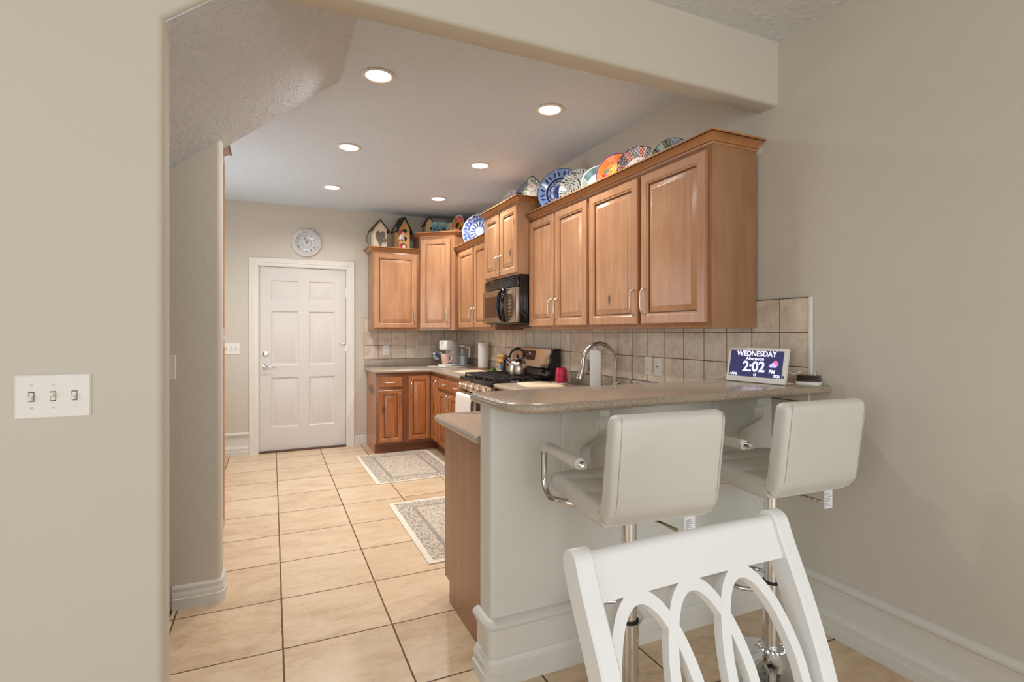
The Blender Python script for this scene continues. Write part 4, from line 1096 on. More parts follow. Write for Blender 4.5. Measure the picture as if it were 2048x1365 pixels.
B().box(-0.045, 0.045, -0.140, -0.02, 0.0282, 0.032, 0.002).build('drip_grid', 'steel', t)
def mug_body(b, r0, r1, h, th=0.004):
    b.lathe([(r0 * 0.9, 0), (r0, 0.004), (r1, h), (r1 - th, h), (r0 - th, 0.008), (0.001, 0.008)], 32)
mx_ = M.Rotation(-0.95, 4, 'Z') @ V((0, -0.085, 0))
t = thing('mug', 'pale pink mug standing on the coffee maker base', 'mug', (1.90 + mx_.x, 5.945 + mx_.y, ZTY + 0.0325), 0.0)
b = B(); mug_body(b, 0.036, 0.046, 0.118); b.build('mug_body', plain('pink_glaze', (232, 190, 180), 0.25), t)
ha = math.radians(-24)
b = B().tube([((0.041 + 0.036 * math.sin(a)) * math.cos(ha), (0.041 + 0.036 * math.sin(a)) * math.sin(ha), 0.066 + 0.042 * math.cos(a)) for a in [PI * k / 12 for k in range(13)]], 0.0055, 8); b.build('handle', pal((232, 190, 180)), t)
t = thing('water_pitcher', 'clear filter pitcher half full of water with a white lid, right of the coffee maker', 'pitcher', (2.083, 6.008, ZTY), -0.785)
pw = rrect(0.10, 0.12, 0.02, 3)
B().loft([[(x * q, y * q, z) for x, y in pw] for q, z in ((0.94, 0.0), (0.95, 0.004), (1.0, 0.225), (0.97, 0.225), (0.92, 0.006))]).build('pitcher_body', glass('clear_plastic', (250, 252, 253), 0.03, 1.2), t)
B().loft([[(x * 0.90, y * 0.90, z) for x, y in pw] for z in (0.0075, 0.115)]).build('water', plain('pale_water', (224, 230, 236), 0.05, vary=0.05), t)
B().loft([[(x * q, y * q, z) for x, y in pw] for q, z in ((1.0, 0.2255), (1.02, 0.236), (0.86, 0.246))]).build('lid', KW, t)
B().box(-0.02, 0.02, -0.03, 0.03, 0.116, 0.2, 0.01).build('filter', plain('filter_grey', (206, 212, 216), 0.4), t)
B().tube([(0.05, 0, 0.215), (0.085, 0, 0.215), (0.092, 0, 0.20), (0.088, 0, 0.12), (0.08, 0, 0.10)], 0.008, 8).build('handle', KW, t)
t = thing('candy_jar', 'footed glass jar of coffee pods with a knobbed lid, left of the coffee maker', 'jar', (1.80, 6.10, ZTY), 0)
gl = glass('jar_glass', (240, 244, 244), 0.02, 1.25)
B().lathe([(0.045, 0), (0.044, 0.005), (0.010, 0.014), (0.008, 0.035), (0.02, 0.05), (0.055, 0.085), (0.066, 0.12), (0.068, 0.145), (0.065, 0.145), (0.062, 0.12), (0.05, 0.088), (0.018, 0.055), (0.001, 0.052)], 32, cap1=False).build('bowl', gl, t)
l_ = B().lathe([(0.069, 0.146), (0.066, 0.165), (0.045, 0.19), (0.012, 0.203), (0.001, 0.204)], 32, cap0=False, cap1=False).build('lid', gl, t)
B().sphere((0, 0, 0.217), 0.013, 14).build('knob', gl, l_)
podc = [(232, 232, 232), (206, 214, 232), (84, 96, 150), (236, 236, 232), (48, 52, 70), (226, 224, 230)]
k = 0
for z, n_, rr in ((0.085, 3, 0.022), (0.112, 5, 0.038), (0.140, 5, 0.036)):
    for i in range(n_):
        a = 2 * PI * i / n_ + z * 30
        o = B().lathe([(0.0125, -0.013), (0.017, 0.013), (0.019, 0.0135), (0.019, 0.0155), (0.001, 0.016)], 16).build('coffee_pod', pal(podc[k % 6], 0.4), None)
        o.location = (1.80 + rr * math.cos(a), 6.10 + rr * math.sin(a), ZTY + z); o.rotation_euler = (1.1 * math.cos(a + 1), 1.1 * math.sin(a + 1), 0)
        tag(o, 'small coffee pod inside the footed glass jar', 'coffee pod', 'coffee pods in the glass jar'); k += 1
# paper towel
t = thing('paper_towel', 'white paper towel roll on a wooden holder against the right tile', 'paper towel', (2.142, 5.485, ZN), 0)
B().lathe([(0.066, 0), (0.068, 0.004), (0.066, 0.014), (0.06, 0.016)], 32).build('base', 'wood_crown', t)
B().lathe([(0.02, 0.0165), (0.054, 0.0165), (0.0545, 0.02), (0.0545, 0.288), (0.054, 0.291), (0.02, 0.291)], 40, cap0=False, cap1=False).build('roll', plain('paper_white', (236, 230, 226), 0.9, vary=0.01, scale=60, bump=0.2), t)
b = B().tube([(0, 0, 0.0162), (0, 0, 0.292)], 0.009, 12); b.tube([(0, 0.014 * math.cos(a), 0.305 + 0.016 * math.sin(a)) for a in [2 * PI * k / 20 for k in range(20)]], 0.0032, 8, closed=True); b.build('post', 'wood_crown', t)
# striped board, lime, oil bottle
b = B()
for k in range(7):
    b.mi = k % 2; b.box(-0.075, 0.075, -0.009, 0.009, k * 0.025, (k + 1) * 0.025 - 0.0001)
o = b.build('cutting_board', [plain('bamboo_light', (222, 180, 118), 0.5), plain('bamboo_dark', (192, 128, 70), 0.5)], None, 20)
o.location = (2.165, 5.09, ZN + 0.003); o.rotation_euler = (-0.16, 0, R90); tag(o, 'striped bamboo cutting board leaning on the right tile behind the kettle', 'cutting board')
b = B().sphere((0, 0, 0.027), 0.027, 20, (1.08, 1, 1)); o = b.build('lime', plain('lime_skin', (82, 104, 36), 0.4, vary=0.15, scale=60), None); o.location = (2.03, 4.915, ZN); tag(o, 'small green lime on the counter beside the blue bottle', 'lime')
t = thing('soap_bottle', 'small blue and white bottle on the counter between lime and kettle', 'bottle', (2.095, 4.885, ZN), 0)
B().lathe([(0.026, 0), (0.027, 0.004), (0.024, 0.03)], 20).build('floral_base', pal((206, 214, 190)), t)
B().lathe([(0.0238, 0.0302), (0.0235, 0.075), (0.014, 0.088)], 20).build('bottle_body', plain('blue_glass', (120, 164, 190), 0.15), t)
B().lathe([(0.0125, 0.0885), (0.012, 0.104), (0.007, 0.106)], 16).build('cap', plain('grey_cap', (120, 124, 122), 0.4), t)
# kettle
t = thing('kettle', 'stainless whistling kettle with a black arched handle on the range', 'kettle', (1.955, 4.175, 0.9532), math.radians(156))
B().lathe([(0.078, 0), (0.083, 0.004), (0.084, 0.012), (0.083, 0.06), (0.078, 0.09), (0.066, 0.115), (0.046, 0.132), (0.034, 0.137)], 40).build('pot', 'steel', t)
l_ = B().lathe([(0.0335, 0.1372), (0.032, 0.143), (0.012, 0.149), (0.001, 0.150)], 32).build('lid', 'steel', t)
B().sphere((0, 0, 0.160), 0.013, 14).build('knob', 'black', l_)
B().tube([(0.066, 0, 0.085), (0.088, 0, 0.108), (0.106, 0, 0.128)], [0.022, 0.018, 0.016], 16).build('spout', 'steel', t)
B().tube([(0.098, 0, 0.119), (0.112, 0, 0.135)], [0.0185, 0.0185], 16).build('spout_cap', 'black', t)
b = B().tube([(0.068 * math.cos(a) , 0, 0.150 + 0.075 * math.sin(a)) for a in [PI * k / 20 for k in range(21)]], [0.0075 + 0.0035 * math.sin(PI * k / 20) for k in range(21)], 12); b.tube([(0.068, 0, 0.152), (0.09, 0, 0.155)], 0.006, 8); b.build('handle', 'black', t)
for sg in (-1, 1): B().tube([(sg * 0.068, 0, 0.108), (sg * 0.068, 0, 0.150)], 0.005, 8).build('handle_bracket', 'steel', t)
# red tumbler on a coaster, clear glass
o = bx('coaster', pal((236, 226, 212)), -0.055, 0.055, -0.055, 0.055, 0, 0.008, None, 0.002); o.location = (2.10, 3.665, ZN); o.rotation_euler = (0, 0, 0.5); tag(o, 'square white coaster under the red tumbler', 'coaster')
o = B().lathe([(0.049, 0), (0.051, 0.004), (0.043, 0.108), (0.040, 0.118), (0.037, 0.118), (0.040, 0.106), (0.046, 0.012), (0.001, 0.010)], 32).build('tumbler', plain('red_glass', (214, 48, 86), 0.05, vary=0.02, Alpha=0.66), None)
o.location = (2.10, 3.665, ZN + 0.0085); tag(o, 'red glass tumbler on a white coaster near the faucet', 'glass')
o = B().lathe([(0.038, 0), (0.04, 0.004), (0.04, 0.05), (0.044, 0.06), (0.044, 0.105), (0.041, 0.105), (0.041, 0.062), (0.037, 0.05), (0.037, 0.01), (0.001, 0.008)], 32).build('tumbler', glass('clear_glass', (244, 246, 246), 0.02, 1.35), None)
o.location = (2.165, 3.54, ZN); tag(o, 'clear glass tumbler right of the red one', 'glass')
# faucet
t = thing('faucet', 'brushed steel gooseneck faucet arching above the bar top', 'faucet', (2.135, 2.99, ZN), 0)
B().lathe([(0.028, 0), (0.028, 0.006), (0.02, 0.012), (0.0165, 0.05)], 24).build('base', 'steel', t)
B().tube([(0, 0, 0.03), (0, 0, 0.12), (0, 0, 0.200)] + [(-0.128 + 0.128 * math.cos(a), 0, 0.205 + 0.128 * math.sin(a)) for a in [PI * k / 24 for k in range(1, 24)]] + [(-0.2565, 0, 0.20)], 0.0135, 16).build('neck', 'steel', t)
B().tube([(-0.2565, 0, 0.1995), (-0.262, 0, 0.17), (-0.282, 0, 0.110), (-0.285, 0, 0.100)], [0.0155, 0.0165, 0.024, 0.023], 18).build('spray_head', 'steel', t)
B().tube([(0, -0.015, 0.06), (0, -0.05, 0.07), (0, -0.09, 0.095)], [0.008, 0.007, 0.005], 10).build('lever', 'steel', t)
t = thing('lotion_bottle', 'tall square white bottle with a lavender cap beside the faucet', 'bottle', (2.10, 3.165, ZN), 0.80)
B().box(-0.039, 0.039, -0.039, 0.039, 0, 0.283, 0.004).build('bottle_body', KW, t); B().lathe([(0.014, 0.2832), (0.014, 0.315)], 18).build('cap', pal((206, 204, 222)), t)
t = thing('air_freshener', 'white plug-in air freshener with green oil on the tile behind the faucet', 'air freshener', (XT - 0.0105, 3.475, 1.02), R90)
B().box(-0.026, 0.026, -0.045, -0.001, 0.0, 0.095, 0.01).build('warmer', KW, t); B().box(-0.0375, -0.0265, -0.035, -0.004, 0.015, 0.07, 0.005).build('oil_bottle', pal((150, 168, 84)), t)

# ------------------------------------------------------------------ bar things: day clock, cord, adapter
ZBAR = 1.0902
t = thing('digital_clock', 'white digital day clock showing the weekday and the time on the bar top', 'clock', (2.035, 1.762, ZBAR), math.atan2(-0.30, 0.03))
LN = M.Rotation(-0.19, 4, 'X')
Wd, Hd = 0.302, 0.163
def built(b, name, m, par, smooth=40):
    for v in b.bm.verts: v.co = LN @ v.co
    return b.build(name, m, par, smooth)
fr_ = B()
pr = [(x, z + Hd / 2 + 0.0015) for x, z in rrect(Wd, Hd, 0.006, 3)]
fr_.loft([[(x * q, y, (z - Hd / 2) * q + Hd / 2) for x, z in pr] for q, y in ((0.985, 0.016), (1, 0.012), (1, -0.002), (0.985, -0.004))]); built(fr_, 'frame', 'plate', t)
sx0, sx1, sz0, sz1 = -Wd / 2 + 0.0135, Wd / 2 - 0.0165, 0.027, Hd - 0.012
b = B(); b.face(b.verts([(sx0, -0.0043, sz0), (sx1, -0.0043, sz0), (sx1, -0.0043, sz1), (sx0, -0.0043, sz1)]))
SW = sx1 - sx0; SH = sz1 - sz0
s_ = NT('clock_screen'); s_.set(s_.b.inputs['Base Color'], lin((20, 20, 40))); s_.b.inputs['Roughness'].default_value = 0.15
s_.b.inputs['Emission Color'].default_value = lin((56, 58, 104)); s_.b.inputs['Emission Strength'].default_value = 1.3
scr = built(b, 'screen', s_.m, t, 0)
def T_(u, v): return M.Translation((sx0 + SW * u, -0.0046, sz0 + SH * v)) @ M.Rotation(PI / 2, 4, 'X')
tm = emit('screen_text', (206, 216, 255), 1.5); tw_ = emit('screen_white', (240, 240, 255), 1.5)
b = B()
add_text(b, 'WEDNESDAY', SH * 0.285, T_(0.50, 0.885), 0.016, sx=0.95); add_text(b, 'Afternoon', SH * 0.18, T_(0.48, 0.69), 0.012)
built(b, 'day_text', tw_, scr, 0)
b = B(); add_text(b, '2:02', SH * 0.54, T_(0.475, 0.395), 0.028, sx=1.0); built(b, 'time_text', tm, scr, 0)
b = B(); add_text(b, 'PM', SH * 0.19, T_(0.82, 0.235), 0.014); built(b, 'meridiem_text', tw_, scr, 0)
b = B(); add_text(b, 'APRIL', SH * 0.135, T_(0.10, 0.085), 0.014); built(b, 'month_text', tw_, scr, 0)
b = B(); add_text(b, '15', SH * 0.135, T_(0.515, 0.08), 0.014); built(b, 'date_text', tw_, scr, 0)
b = B(); add_text(b, '2026', SH * 0.135, T_(0.91, 0.08), 0.014); built(b, 'year_text', tw_, scr, 0)
b = B(); c0 = (sx0 + SW * 0.87, sz0 + SH * 0.53); b.face(b.verts([(c0[0] + (0.0155 if k % 2 else 0.0125) * math.cos(k * PI / 14), -0.0047, c0[1] + (0.0155 if k % 2 else 0.0125) * math.sin(k * PI / 14)) for k in range(28)])); built(b, 'sun_icon', emit('icon_pink', (244, 96, 140), 1.5), scr, 0)
b = B(); cl = [(0, 0), (0.034, 0)] + arc(0.029, 0.006, 0.007, -PI / 2, PI / 2, 5) + arc(0.017, 0.010, 0.010, 0.1, PI * 0.9, 8) + arc(0.005, 0.006, 0.007, PI / 2, PI * 1.4, 5)
b.face(b.verts([(sx0 + SW * 0.765 + x, -0.0049, sz0 + SH * 0.40 + z) for x, z in cl])); built(b, 'cloud_icon', emit('icon_lilac', (176, 170, 244), 1.5), scr, 0)
b = B(); b.box(-0.008, 0.008, -0.0047, -0.004, 0.012, 0.0135); built(b, 'logo_mark', 'ink', t, 0)
b = B(); b.box(Wd / 2 - 0.0125, Wd / 2 - 0.006, -0.0046, -0.004, 0.03, 0.041); built(b, 'sensor', plain('green_sensor', (30, 66, 56), 0.2), t, 0)
b = B().loft([[(x, 0.020, 0.05), (x, 0.022, 0.08), (x, 0.066, 0.001), (x, 0.060, 0.001)] for x in (-0.04, 0.04)]); b.build('stand', 'plate', t, 20)
b = B().tube([(-0.14, 0.03, 0.045), (-0.17, 0.035, 0.03), (-0.215, 0.045, 0.010), (-0.26, 0.05, 0.003), (-0.31, 0.06, 0.0025)], 0.0022, 8); b.build('power_cord', 'plate', t)
b = B().tube([(0.14, 0.045, 0.055), (0.165, 0.05, 0.052), (0.19, 0.052, 0.062)], 0.0025, 8); b.build('cord_end', 'plate', t)
o = B().box(-0.03, 0.018, -0.006, 0.006, 0, 0.010, 0.002).box(0.018, 0.03, -0.004, 0.004, 0.002, 0.008).build('charger_plug', pal((206, 196, 176)), None); o.location = (2.105, 1.645, ZBAR); o.rotation_euler = (0, 0, -1.2); tag(o, 'small pale cable plug lying between the day clock and the adapter', 'plug')
t = thing('power_adapter', 'dark brown and white power adapter with upright prongs at the end of the bar', 'adapter', (2.180, 1.592, ZBAR), math.radians(-68))
B().box(-0.045, 0.045, -0.033, 0.033, 0, 0.016, 0.002).build('base', pal((226, 224, 210), 0.4), t)
B().loft([[(x * q, y * q, z) for x, y in rrect(0.088, 0.064, 0.004, 2)] for q, z in ((1, 0.0162), (0.93, 0.042), (0.90, 0.043))]).build('top_shell', plain('dark_brown_plastic', (44, 28, 20), 0.3), t)
for yy_ in (-0.006, 0.006): B().box(0.022, 0.029, yy_ - 0.001, yy_ + 0.001, 0.0432, 0.060).build('prong', 'nickel', t)

# ------------------------------------------------------------------ rugs
def rug(label, x0, x1, y0, y1, rz):
    o = bx('rug', MAT['rug'], -(x1 - x0) / 2, (x1 - x0) / 2, -(y1 - y0) / 2, (y1 - y0) / 2, 0, 0.007, None, 0.002)
    o.location = ((x0 + x1) / 2, (y0 + y1) / 2, 0.0005); o.rotation_euler = (0, 0, rz); return tag(o, label, 'rug', 'patterned kitchen rugs')
s = NT('faded_rug'); o = s.obj(); q = s.xyz(o)
hx_, hy_ = 0.385, 0.575
dx = s.math('SUBTRACT', hx_, s.math('ABSOLUTE', q[0])); dy = s.math('SUBTRACT', hy_, s.math('ABSOLUTE', q[1]))
wob = s.math('MULTIPLY', s.math('SUBTRACT', s.noise(o, 30.0, 2.0), 0.5), 0.012)
d = s.math('ADD', s.math('MINIMUM', dx, dy), wob)
v1 = s.vor(o, 62.0); fine = s.noise(o, 150.0, 3.0, 0.7)
pat = s.math('ADD', s.math('MULTIPLY', v1, 0.7), s.math('MULTIPLY', fine, 0.75))
den = s.ramp(pat, [(0.48, (112, 104, 98)), (0.64, (168, 154, 138)), (0.84, (204, 190, 170))])
q3 = s.n('ShaderNodeVectorMath', operation='MULTIPLY_ADD'); s.set(q3.inputs[0], s.n('ShaderNodeTexNoise').outputs[1]); q3.inputs[1].default_value = (0.05, 0.05, 0); s.set(q3.inputs[2], s.scale(o, 1, 1, 0))
lat = s.vor(q3.outputs[0], 11.0, 'Distance', 'DISTANCE_TO_EDGE')
fieldc = s.ramp(pat, [(0.38, (134, 122, 110)), (0.58, (184, 168, 148)), (0.82, (206, 192, 172))])
fieldc = s.mix(s.math('MULTIPLY', s.math('LESS_THAN', lat, 0.022), 0.6), fieldc, lin((118, 108, 98)))
red = s.ramp(s.noise(o, 9.0, 2.0), [(0.60, (0, 0, 0)), (0.70, (1, 1, 1))])
fieldc = s.mix(s.math('MULTIPLY', red, 0.35), fieldc, lin((196, 140, 128)))
inner = s.math('GREATER_THAN', d, 0.165); col = s.mix(inner, den, fieldc)
line = s.math('LESS_THAN', s.math('ABSOLUTE', s.math('SUBTRACT', d, 0.160)), 0.014); col = s.mix(s.math('MULTIPLY', line, 0.5), col, lin((116, 108, 100)))
col = s.mix(s.math('LESS_THAN', d, 0.035), col, lin((226, 216, 200)))
s.bump(fine, 0.3, 0.004); MAT['rug'] = s.out(col, 0.95)
rug('faded patterned rug lying by the far base cabinets', 0.815, 1.585, 4.645, 5.765, 0.018)
rug('faded patterned rug beside the end of the peninsula', 0.812, 1.585, 2.925, 4.075, 0.0)

# ------------------------------------------------------------------ bar stools (front of the seat towards +y, origin on the floor)
def frr(w_, h_, r, m=14, n=4):
    """rounded rectangle with subdivided long sides"""
    c = [(w_ / 2 - r, h_ / 2 - r, 0), (-w_ / 2 + r, h_ / 2 - r, PI / 2), (-w_ / 2 + r, -h_ / 2 + r, PI), (w_ / 2 - r, -h_ / 2 + r, 1.5 * PI)]
    pts = []
    for i, (x, y, a) in enumerate(c):
        pts += arc(x, y, r, a, a + PI / 2, n)
        if i in (0, 2):
            x1 = c[(i + 1) % 4][0]; yy_ = y + (r if i == 0 else -r)
            pts += [(x + (x1 - x) * k / m, yy_) for k in range(1, m)]
    return pts
def cushion(b, path, T, W_, tuft=None, r=0.022, ends=(True, True)):
    P_ = [V(p) for p in path]; L = [0]
    for a, c in zip(P_, P_[1:]): L.append(L[-1] + (c - a).length)
    N_ = 44; rings = []
    def at(sv):
        for k in range(len(L) - 1):
            if sv <= L[k + 1] or k == len(L) - 2:
                f = (sv - L[k]) / (L[k + 1] - L[k]); return P_[k].lerp(P_[k + 1], f), T[k] + (T[k + 1] - T[k]) * f, (P_[k + 1] - P_[k]).normalized()
    smp = [L[-1] * k / N_ for k in range(N_ + 1)]
    if ends[0]: smp = [r * (1 - math.cos(a)) for a in [PI / 2 * k / 5 for k in range(5)]] + [x for x in smp if x > r]
    if ends[1]: smp = [x for x in smp if x < L[-1] - r] + [L[-1] - r * (1 - math.cos(a)) for a in [PI / 2 * k / 5 for k in range(4, -1, -1)]]
    pts = [at(x) for x in smp]
    for i, sv in enumerate(smp):
        p = pts[i][0]
        t_ = (pts[min(i + 2, len(pts) - 1)][0] - pts[max(i - 2, 0)][0]).normalized(); nrm = V((-t_.y, t_.x))
        sh = 0.0
        if ends[0] and sv < r: sh = r - math.sqrt(max(0, r * r - (r - sv) ** 2))
        if ends[1] and L[-1] - sv < r: sh = r - math.sqrt(max(0, r * r - (r - (L[-1] - sv)) ** 2))
        w2, h2 = W_ - 2 * sh, pts[i][1] - 2 * sh
        ring = []
        for x, y in frr(w2, h2, min(r, h2 * 0.45)):
            if tuft and y > 0.2 * h2:
                u, v = x / W_, sv / L[-1]
                g = min(abs(((u + 0.5) * 3 + 0.0) % 1 - 0.5) * 0 + min((((u + .5) * 3) % 1), 1 - (((u + .5) * 3) % 1)), min((v * 3) % 1, 1 - (v * 3) % 1))
                inb = max(0, 1 - (abs(u) / 0.46) ** 8)
                y -= tuft * math.exp(-(g / 0.075) ** 2) * inb
                y += tuft * 0.5 * inb * math.sin(PI * ((v * 3) % 1)) * math.sin(PI * (((u + .5) * 3) % 1))
            q = p + nrm * y; ring.append((x, q.x, q.y))
        rings.append(ring)
    b.loft(rings); return b
WS = 0.40
back_path = [(-0.222, 1.082), (-0.212, 1.00), (-0.200, 0.92), (-0.190, 0.84), (-0.180, 0.797), (-0.160, 0.772)]
seat_path = [(-0.158, 0.771), (-0.13, 0.764), (-0.05, 0.764), (0.05, 0.774), (0.13, 0.784), (0.19, 0.780), (0.215, 0.764)]
def stool(label, x, y, rz):
    t = thing('bar_stool', label, 'bar stool', (x, y, 0), rz, 'cream bar stools at the breakfast bar')
    b = cushion(B(), back_path, [0.060, 0.064, 0.066, 0.068, 0.070, 0.074], WS, 0.006, ends=(True, False))
    bk = b.build('backrest', 'leather', t, 60)
    b = cushion(B(), seat_path, [0.074, 0.074, 0.074, 0.074, 0.072, 0.068, 0.062], WS, 0.011, ends=(False, True)); st = b.build('seat', 'leather', t, 60)
    for sg in (-1, 1):
        xs_ = sg * (WS / 2 - 0.021); B().tube([(xs_, p[0] - 0.5 * h_, p[1] - 0.004) for p, h_ in zip(back_path[:-1], (0.058, 0.064, 0.066, 0.068, 0.068))], 0.0013, 6).build('seam', 'seam', bk)
    B().box(-0.10, 0.10, -0.10, 0.10, 0.708, 0.726, 0.004).build('mounting_plate', 'black_m', t)
    B().tube([(0, 0, 0.345), (0, 0, 0.7075)], 0.0265, 24).build('gas_lift', 'chrome', t)
    B().tube([(0, 0, 0.085), (0, 0, 0.335)], 0.0325, 28).build('column', 'chrome', t)
    B().lathe([(0.0328, 0.335), (0.0335, 0.337), (0.0335, 0.343), (0.027, 0.345)], 28).build('collar_ring', 'rubber', t)
    B().lathe([(0.195, 0.0), (0.197, 0.003), (0.195, 0.008), (0.17, 0.016), (0.12, 0.027), (0.08, 0.040), (0.056, 0.055), (0.045, 0.066), (0.042, 0.070), (0.001, 0.070)], 56).build('base', 'chrome', t)
    b = B().lathe([(0.032, 0.0705), (0.043, 0.071), (0.046, 0.080), (0.040, 0.0845), (0.032, 0.085)], 32)
    for k in range(16): b.sphere((0.045 * math.cos(k * PI / 8), 0.045 * math.sin(k * PI / 8), 0.078), 0.0085, 8)
    b.build('beaded_collar', 'chrome', t)
    fr2 = B(); fr2.tube([(-0.028, 0.012, 0.30), (-0.09, 0.06, 0.30), (-0.11, 0.13, 0.30)] + [(0.11 * math.cos(a), 0.15 + 0.05 * math.sin(a), 0.30) for a in [PI - PI * k / 12 for k in range(13)]] + [(0.11, 0.13, 0.30), (0.09, 0.06, 0.30), (0.028, 0.012, 0.30)], 0.0085, 10)
    fr2.build('footrest', 'chrome', t)
    for sg in (-1, 1):
        X_ = sg * 0.236
        pts = [(sg * 0.105, 0.02, 0.742), (sg * 0.17, 0.05, 0.738), (sg * 0.205, 0.09, 0.738)]
        pts += [(X_ - sg * 0.004 * (1 - math.sin(a)), 0.13 + 0.06 * math.sin(a), 0.80 - 0.06 * math.cos(a)) for a in [PI / 2 * k / 6 for k in range(7)]]
        pts += [(X_, 0.155 + 0.035 * math.cos(a), 0.882 + 0.034 * math.sin(a)) for a in [PI / 2 * k / 6 for k in range(7)]]
        pts += [(X_, 0.05, 0.916), (X_, -0.05, 0.916), (X_, -0.128, 0.916), (X_, -0.134, 0.916)]
        a_ = B().tube(pts, [0.0122] * (len(pts) - 1) + [0.006], 14).build('armrest', 'chrome', t)
        B().tube([(X_, 0.148, 0.916), (X_, 0.144, 0.916), (X_, -0.098, 0.916), (X_, -0.102, 0.916)], [0.015, 0.0185, 0.0185, 0.015], 18).build('arm_pad', 'leather', a_)
    B().tube([(0.03, -0.03, 0.702), (0.06, -0.10, 0.698), (0.085, -0.150, 0.688)], [0.004, 0.004, 0.0065], 10).build('lift_lever', 'steel', t)
    tg = B().box(0.128, 0.170, -0.130, -0.1285, 0.650, 0.7275).build('care_tag', 'tag', t, 0)
    b = B()
    for k in range(9): b.box(0.132, 0.166 - 0.006 * (k % 3), -0.1306, -0.1301, 0.658 + k * 0.006, 0.6598 + k * 0.006)
    b.build('tag_print', 'ink', tg, 0)
    return t
stool('cream bar stool with arms in front of the left corbel, left of the two', 1.115, 1.480, math.radians(-5))
stool('cream bar stool with arms next to the right wall', 1.800, 1.475, math.radians(-3))

# ------------------------------------------------------------------ dining chair in the foreground (faces -y)
CX, CY = 0.671, 0.0
t = thing('dining_chair', 'white painted dining chair with three interlaced ovals in its back, in the foreground', 'chair', (CX, CY, 0), 0)
prof = [(0.0, 0.690), (0.15, 0.650), (0.30, 0.618), (0.44, 0.600), (0.52, 0.598), (0.60, 0.602), (0.68, 0.615), (0.76, 0.641), (0.84, 0.675), (0.90, 0.704), (0.94, 0.722), (0.965, 0.731)]
def yz(z):
    for (a, ya), (b_, yb_) in zip(prof, prof[1:]):
        if z <= b_: return ya + (yb_ - ya) * (z - a) / (b_ - a)
    return prof[-1][1] + (z - prof[-1][0]) * 0.35
def nrm(z):
    d_ = V((yz(z + 0.02) - yz(z - 0.02), 0.04)).normalized(); return V((-d_.y, d_.x))   # (y, z) pointing to the sitter
zs_ = [0.0, 0.08, 0.16, 0.24, 0.32, 0.40, 0.46, 0.52, 0.58, 0.64, 0.70, 0.75, 0.80, 0.84, 0.88, 0.91, 0.935, 0.955]
for sg in (-1, 1):
    b = B(); rings = []
    def half(z): return 0.017
    def cen(z): return sg * (0.222 - 0.022 * min(1, max(0, (0.93 - z) / 0.6)))
    for z in zs_:
        n_ = nrm(z); w_ = half(z); f_ = 0.024; k_ = 0.024
        c = V((yz(z), z)); p1, p2 = c + n_ * f_, c - n_ * k_
        x = cen(z); e = 0.0035
        rings.append([(x - w_ + e, p1.x, p1.y), (x + w_ - e, p1.x, p1.y), (x + w_, p1.x - n_.x * e, p1.y - n_.y * e), (x + w_, p2.x + n_.x * e, p2.y + n_.y * e), (x + w_ - e, p2.x, p2.y), (x - w_ + e, p2.x, p2.y), (x - w_, p2.x + n_.x * e, p2.y + n_.y * e), (x - w_, p1.x - n_.x * e, p1.y - n_.y * e)])
    z0 = zs_[-1]; n_ = nrm(z0); c0_ = V((yz(z0), z0)); up_ = V((-n_.y, n_.x)) * -1 if n_.x > 0 else V((n_.y, -n_.x))
    up_ = V((yz(z0 + 0.02) - yz(z0 - 0.02), 0.04)).normalized()
    for a in [PI / 2 * k / 6 for k in range(1, 7)]:
        hh_ = 0.024 * math.cos(a) if a < PI / 2 - 0.01 else 0.004; rise = 0.024 * math.sin(a); c = c0_ + up_ * rise; p1, p2 = c + n_ * hh_, c - n_ * hh_; w_ = half(z0); x = cen(z0); e = min(0.0035, hh_ * 0.5)
        rings.append([(x - w_ + e, p1.x, p1.y), (x + w_ - e, p1.x, p1.y), (x + w_, p1.x - n_.x * e, p1.y - n_.y * e), (x + w_, p2.x + n_.x * e, p2.y + n_.y * e), (x + w_ - e, p2.x, p2.y), (x - w_ + e, p2.x, p2.y), (x - w_, p2.x + n_.x * e, p2.y + n_.y * e), (x - w_, p1.x - n_.x * e, p1.y - n_.y * e)])
    b.loft(rings); b.build('back_post', 'chair', t, 32)
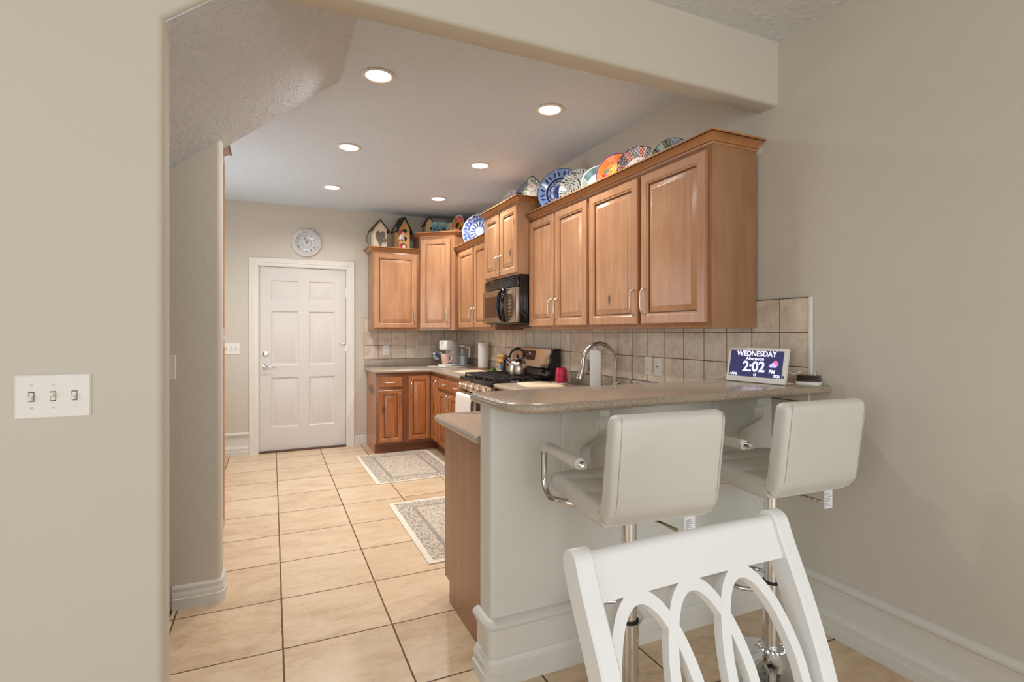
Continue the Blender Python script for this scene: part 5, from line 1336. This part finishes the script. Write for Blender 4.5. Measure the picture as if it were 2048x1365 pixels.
def rail(name, z0, z1, th, n=8, top_round=True, bow=0.0):
    b = B(); rings = []
    for k in range(13):
        hw_ = 0.2055 if z0 > 0.8 else 0.190; x = -hw_ + 2 * hw_ * k / 12; bo = bow * (1 - (x / hw_) ** 2); ring = []
        zz = [z0 + (z1 - z0) * i / n for i in range(n + 1)]
        fr_ = []; bk_ = []
        for z in zz:
            n_ = nrm(z); c = V((yz(z) + bo, z)); fr_.append(c + n_ * th / 2); bk_.append(c - n_ * th / 2)
        n_ = nrm(z1); up_ = V((yz(z1 + .02) - yz(z1 - .02), .04)).normalized(); c = V((yz(z1) + bo, z1))
        cap = [c + n_ * th / 2 * math.cos(a) + up_ * th / 2 * math.sin(a) for a in [PI * i / 6 for i in range(1, 6)]]
        rings.append([(x, p.x, p.y) for p in fr_ + cap + list(reversed(bk_))])
    b.loft(rings); return b.build(name, 'chair', t, 45)
rail('top_rail', 0.897, 0.957, 0.026, 8, True, 0.004)
rail('lower_rail', 0.500, 0.530, 0.024, 3)
for cxo in (-0.133, -0.022, 0.091):
    b = B(); rings = []; a_, b__ = 0.081, 0.181; cz_ = 0.713
    pts = [(cxo + a_ * math.cos(2 * PI * k / 72), cz_ + b__ * math.sin(2 * PI * k / 72)) for k in range(72)]
    for k in range(72):
        p, q = V(pts[k - 1]), V(pts[(k + 1) % 72]); d_ = (q - p).normalized(); on = V((d_.y, -d_.x)) * 0.0100
        ring = []
        for s1, s2 in ((1, 1), (1, -1), (-1, -1), (-1, 1)):
            x = pts[k][0] + on.x * s1; z = pts[k][1] + on.y * s1; n_ = nrm(z); th = 0.0092 if abs(cxo) > 0.05 else 0.0088
            ring.append((x, yz(z) + n_.x * th * s2, z + n_.y * th * s2))
        rings.append(ring)
    rings.append(rings[0]); b.loft(rings, True, False, False); bmesh.ops.remove_doubles(b.bm, verts=b.bm.verts, dist=1e-6)
    b.build('oval_splat', 'chair', t, 40)
B().box(-0.215, 0.215, 0.16, 0.575, 0.395, 0.450, 0.012).build('seat_frame', 'chair', t)
B().box(-0.222, 0.222, 0.145, 0.570, 0.4505, 0.485, 0.014, seg=3).build('seat', 'chair', t)
for sg in (-1, 1): B().loft([[(sg * 0.195 + dx_ * w_, 0.19 + dy_ * w_, z) for dx_, dy_ in ((-1, -1), (1, -1), (1, 1), (-1, 1))] for w_, z in ((0.015, 0), (0.023, 0.3945))]).build('leg', 'chair', t)
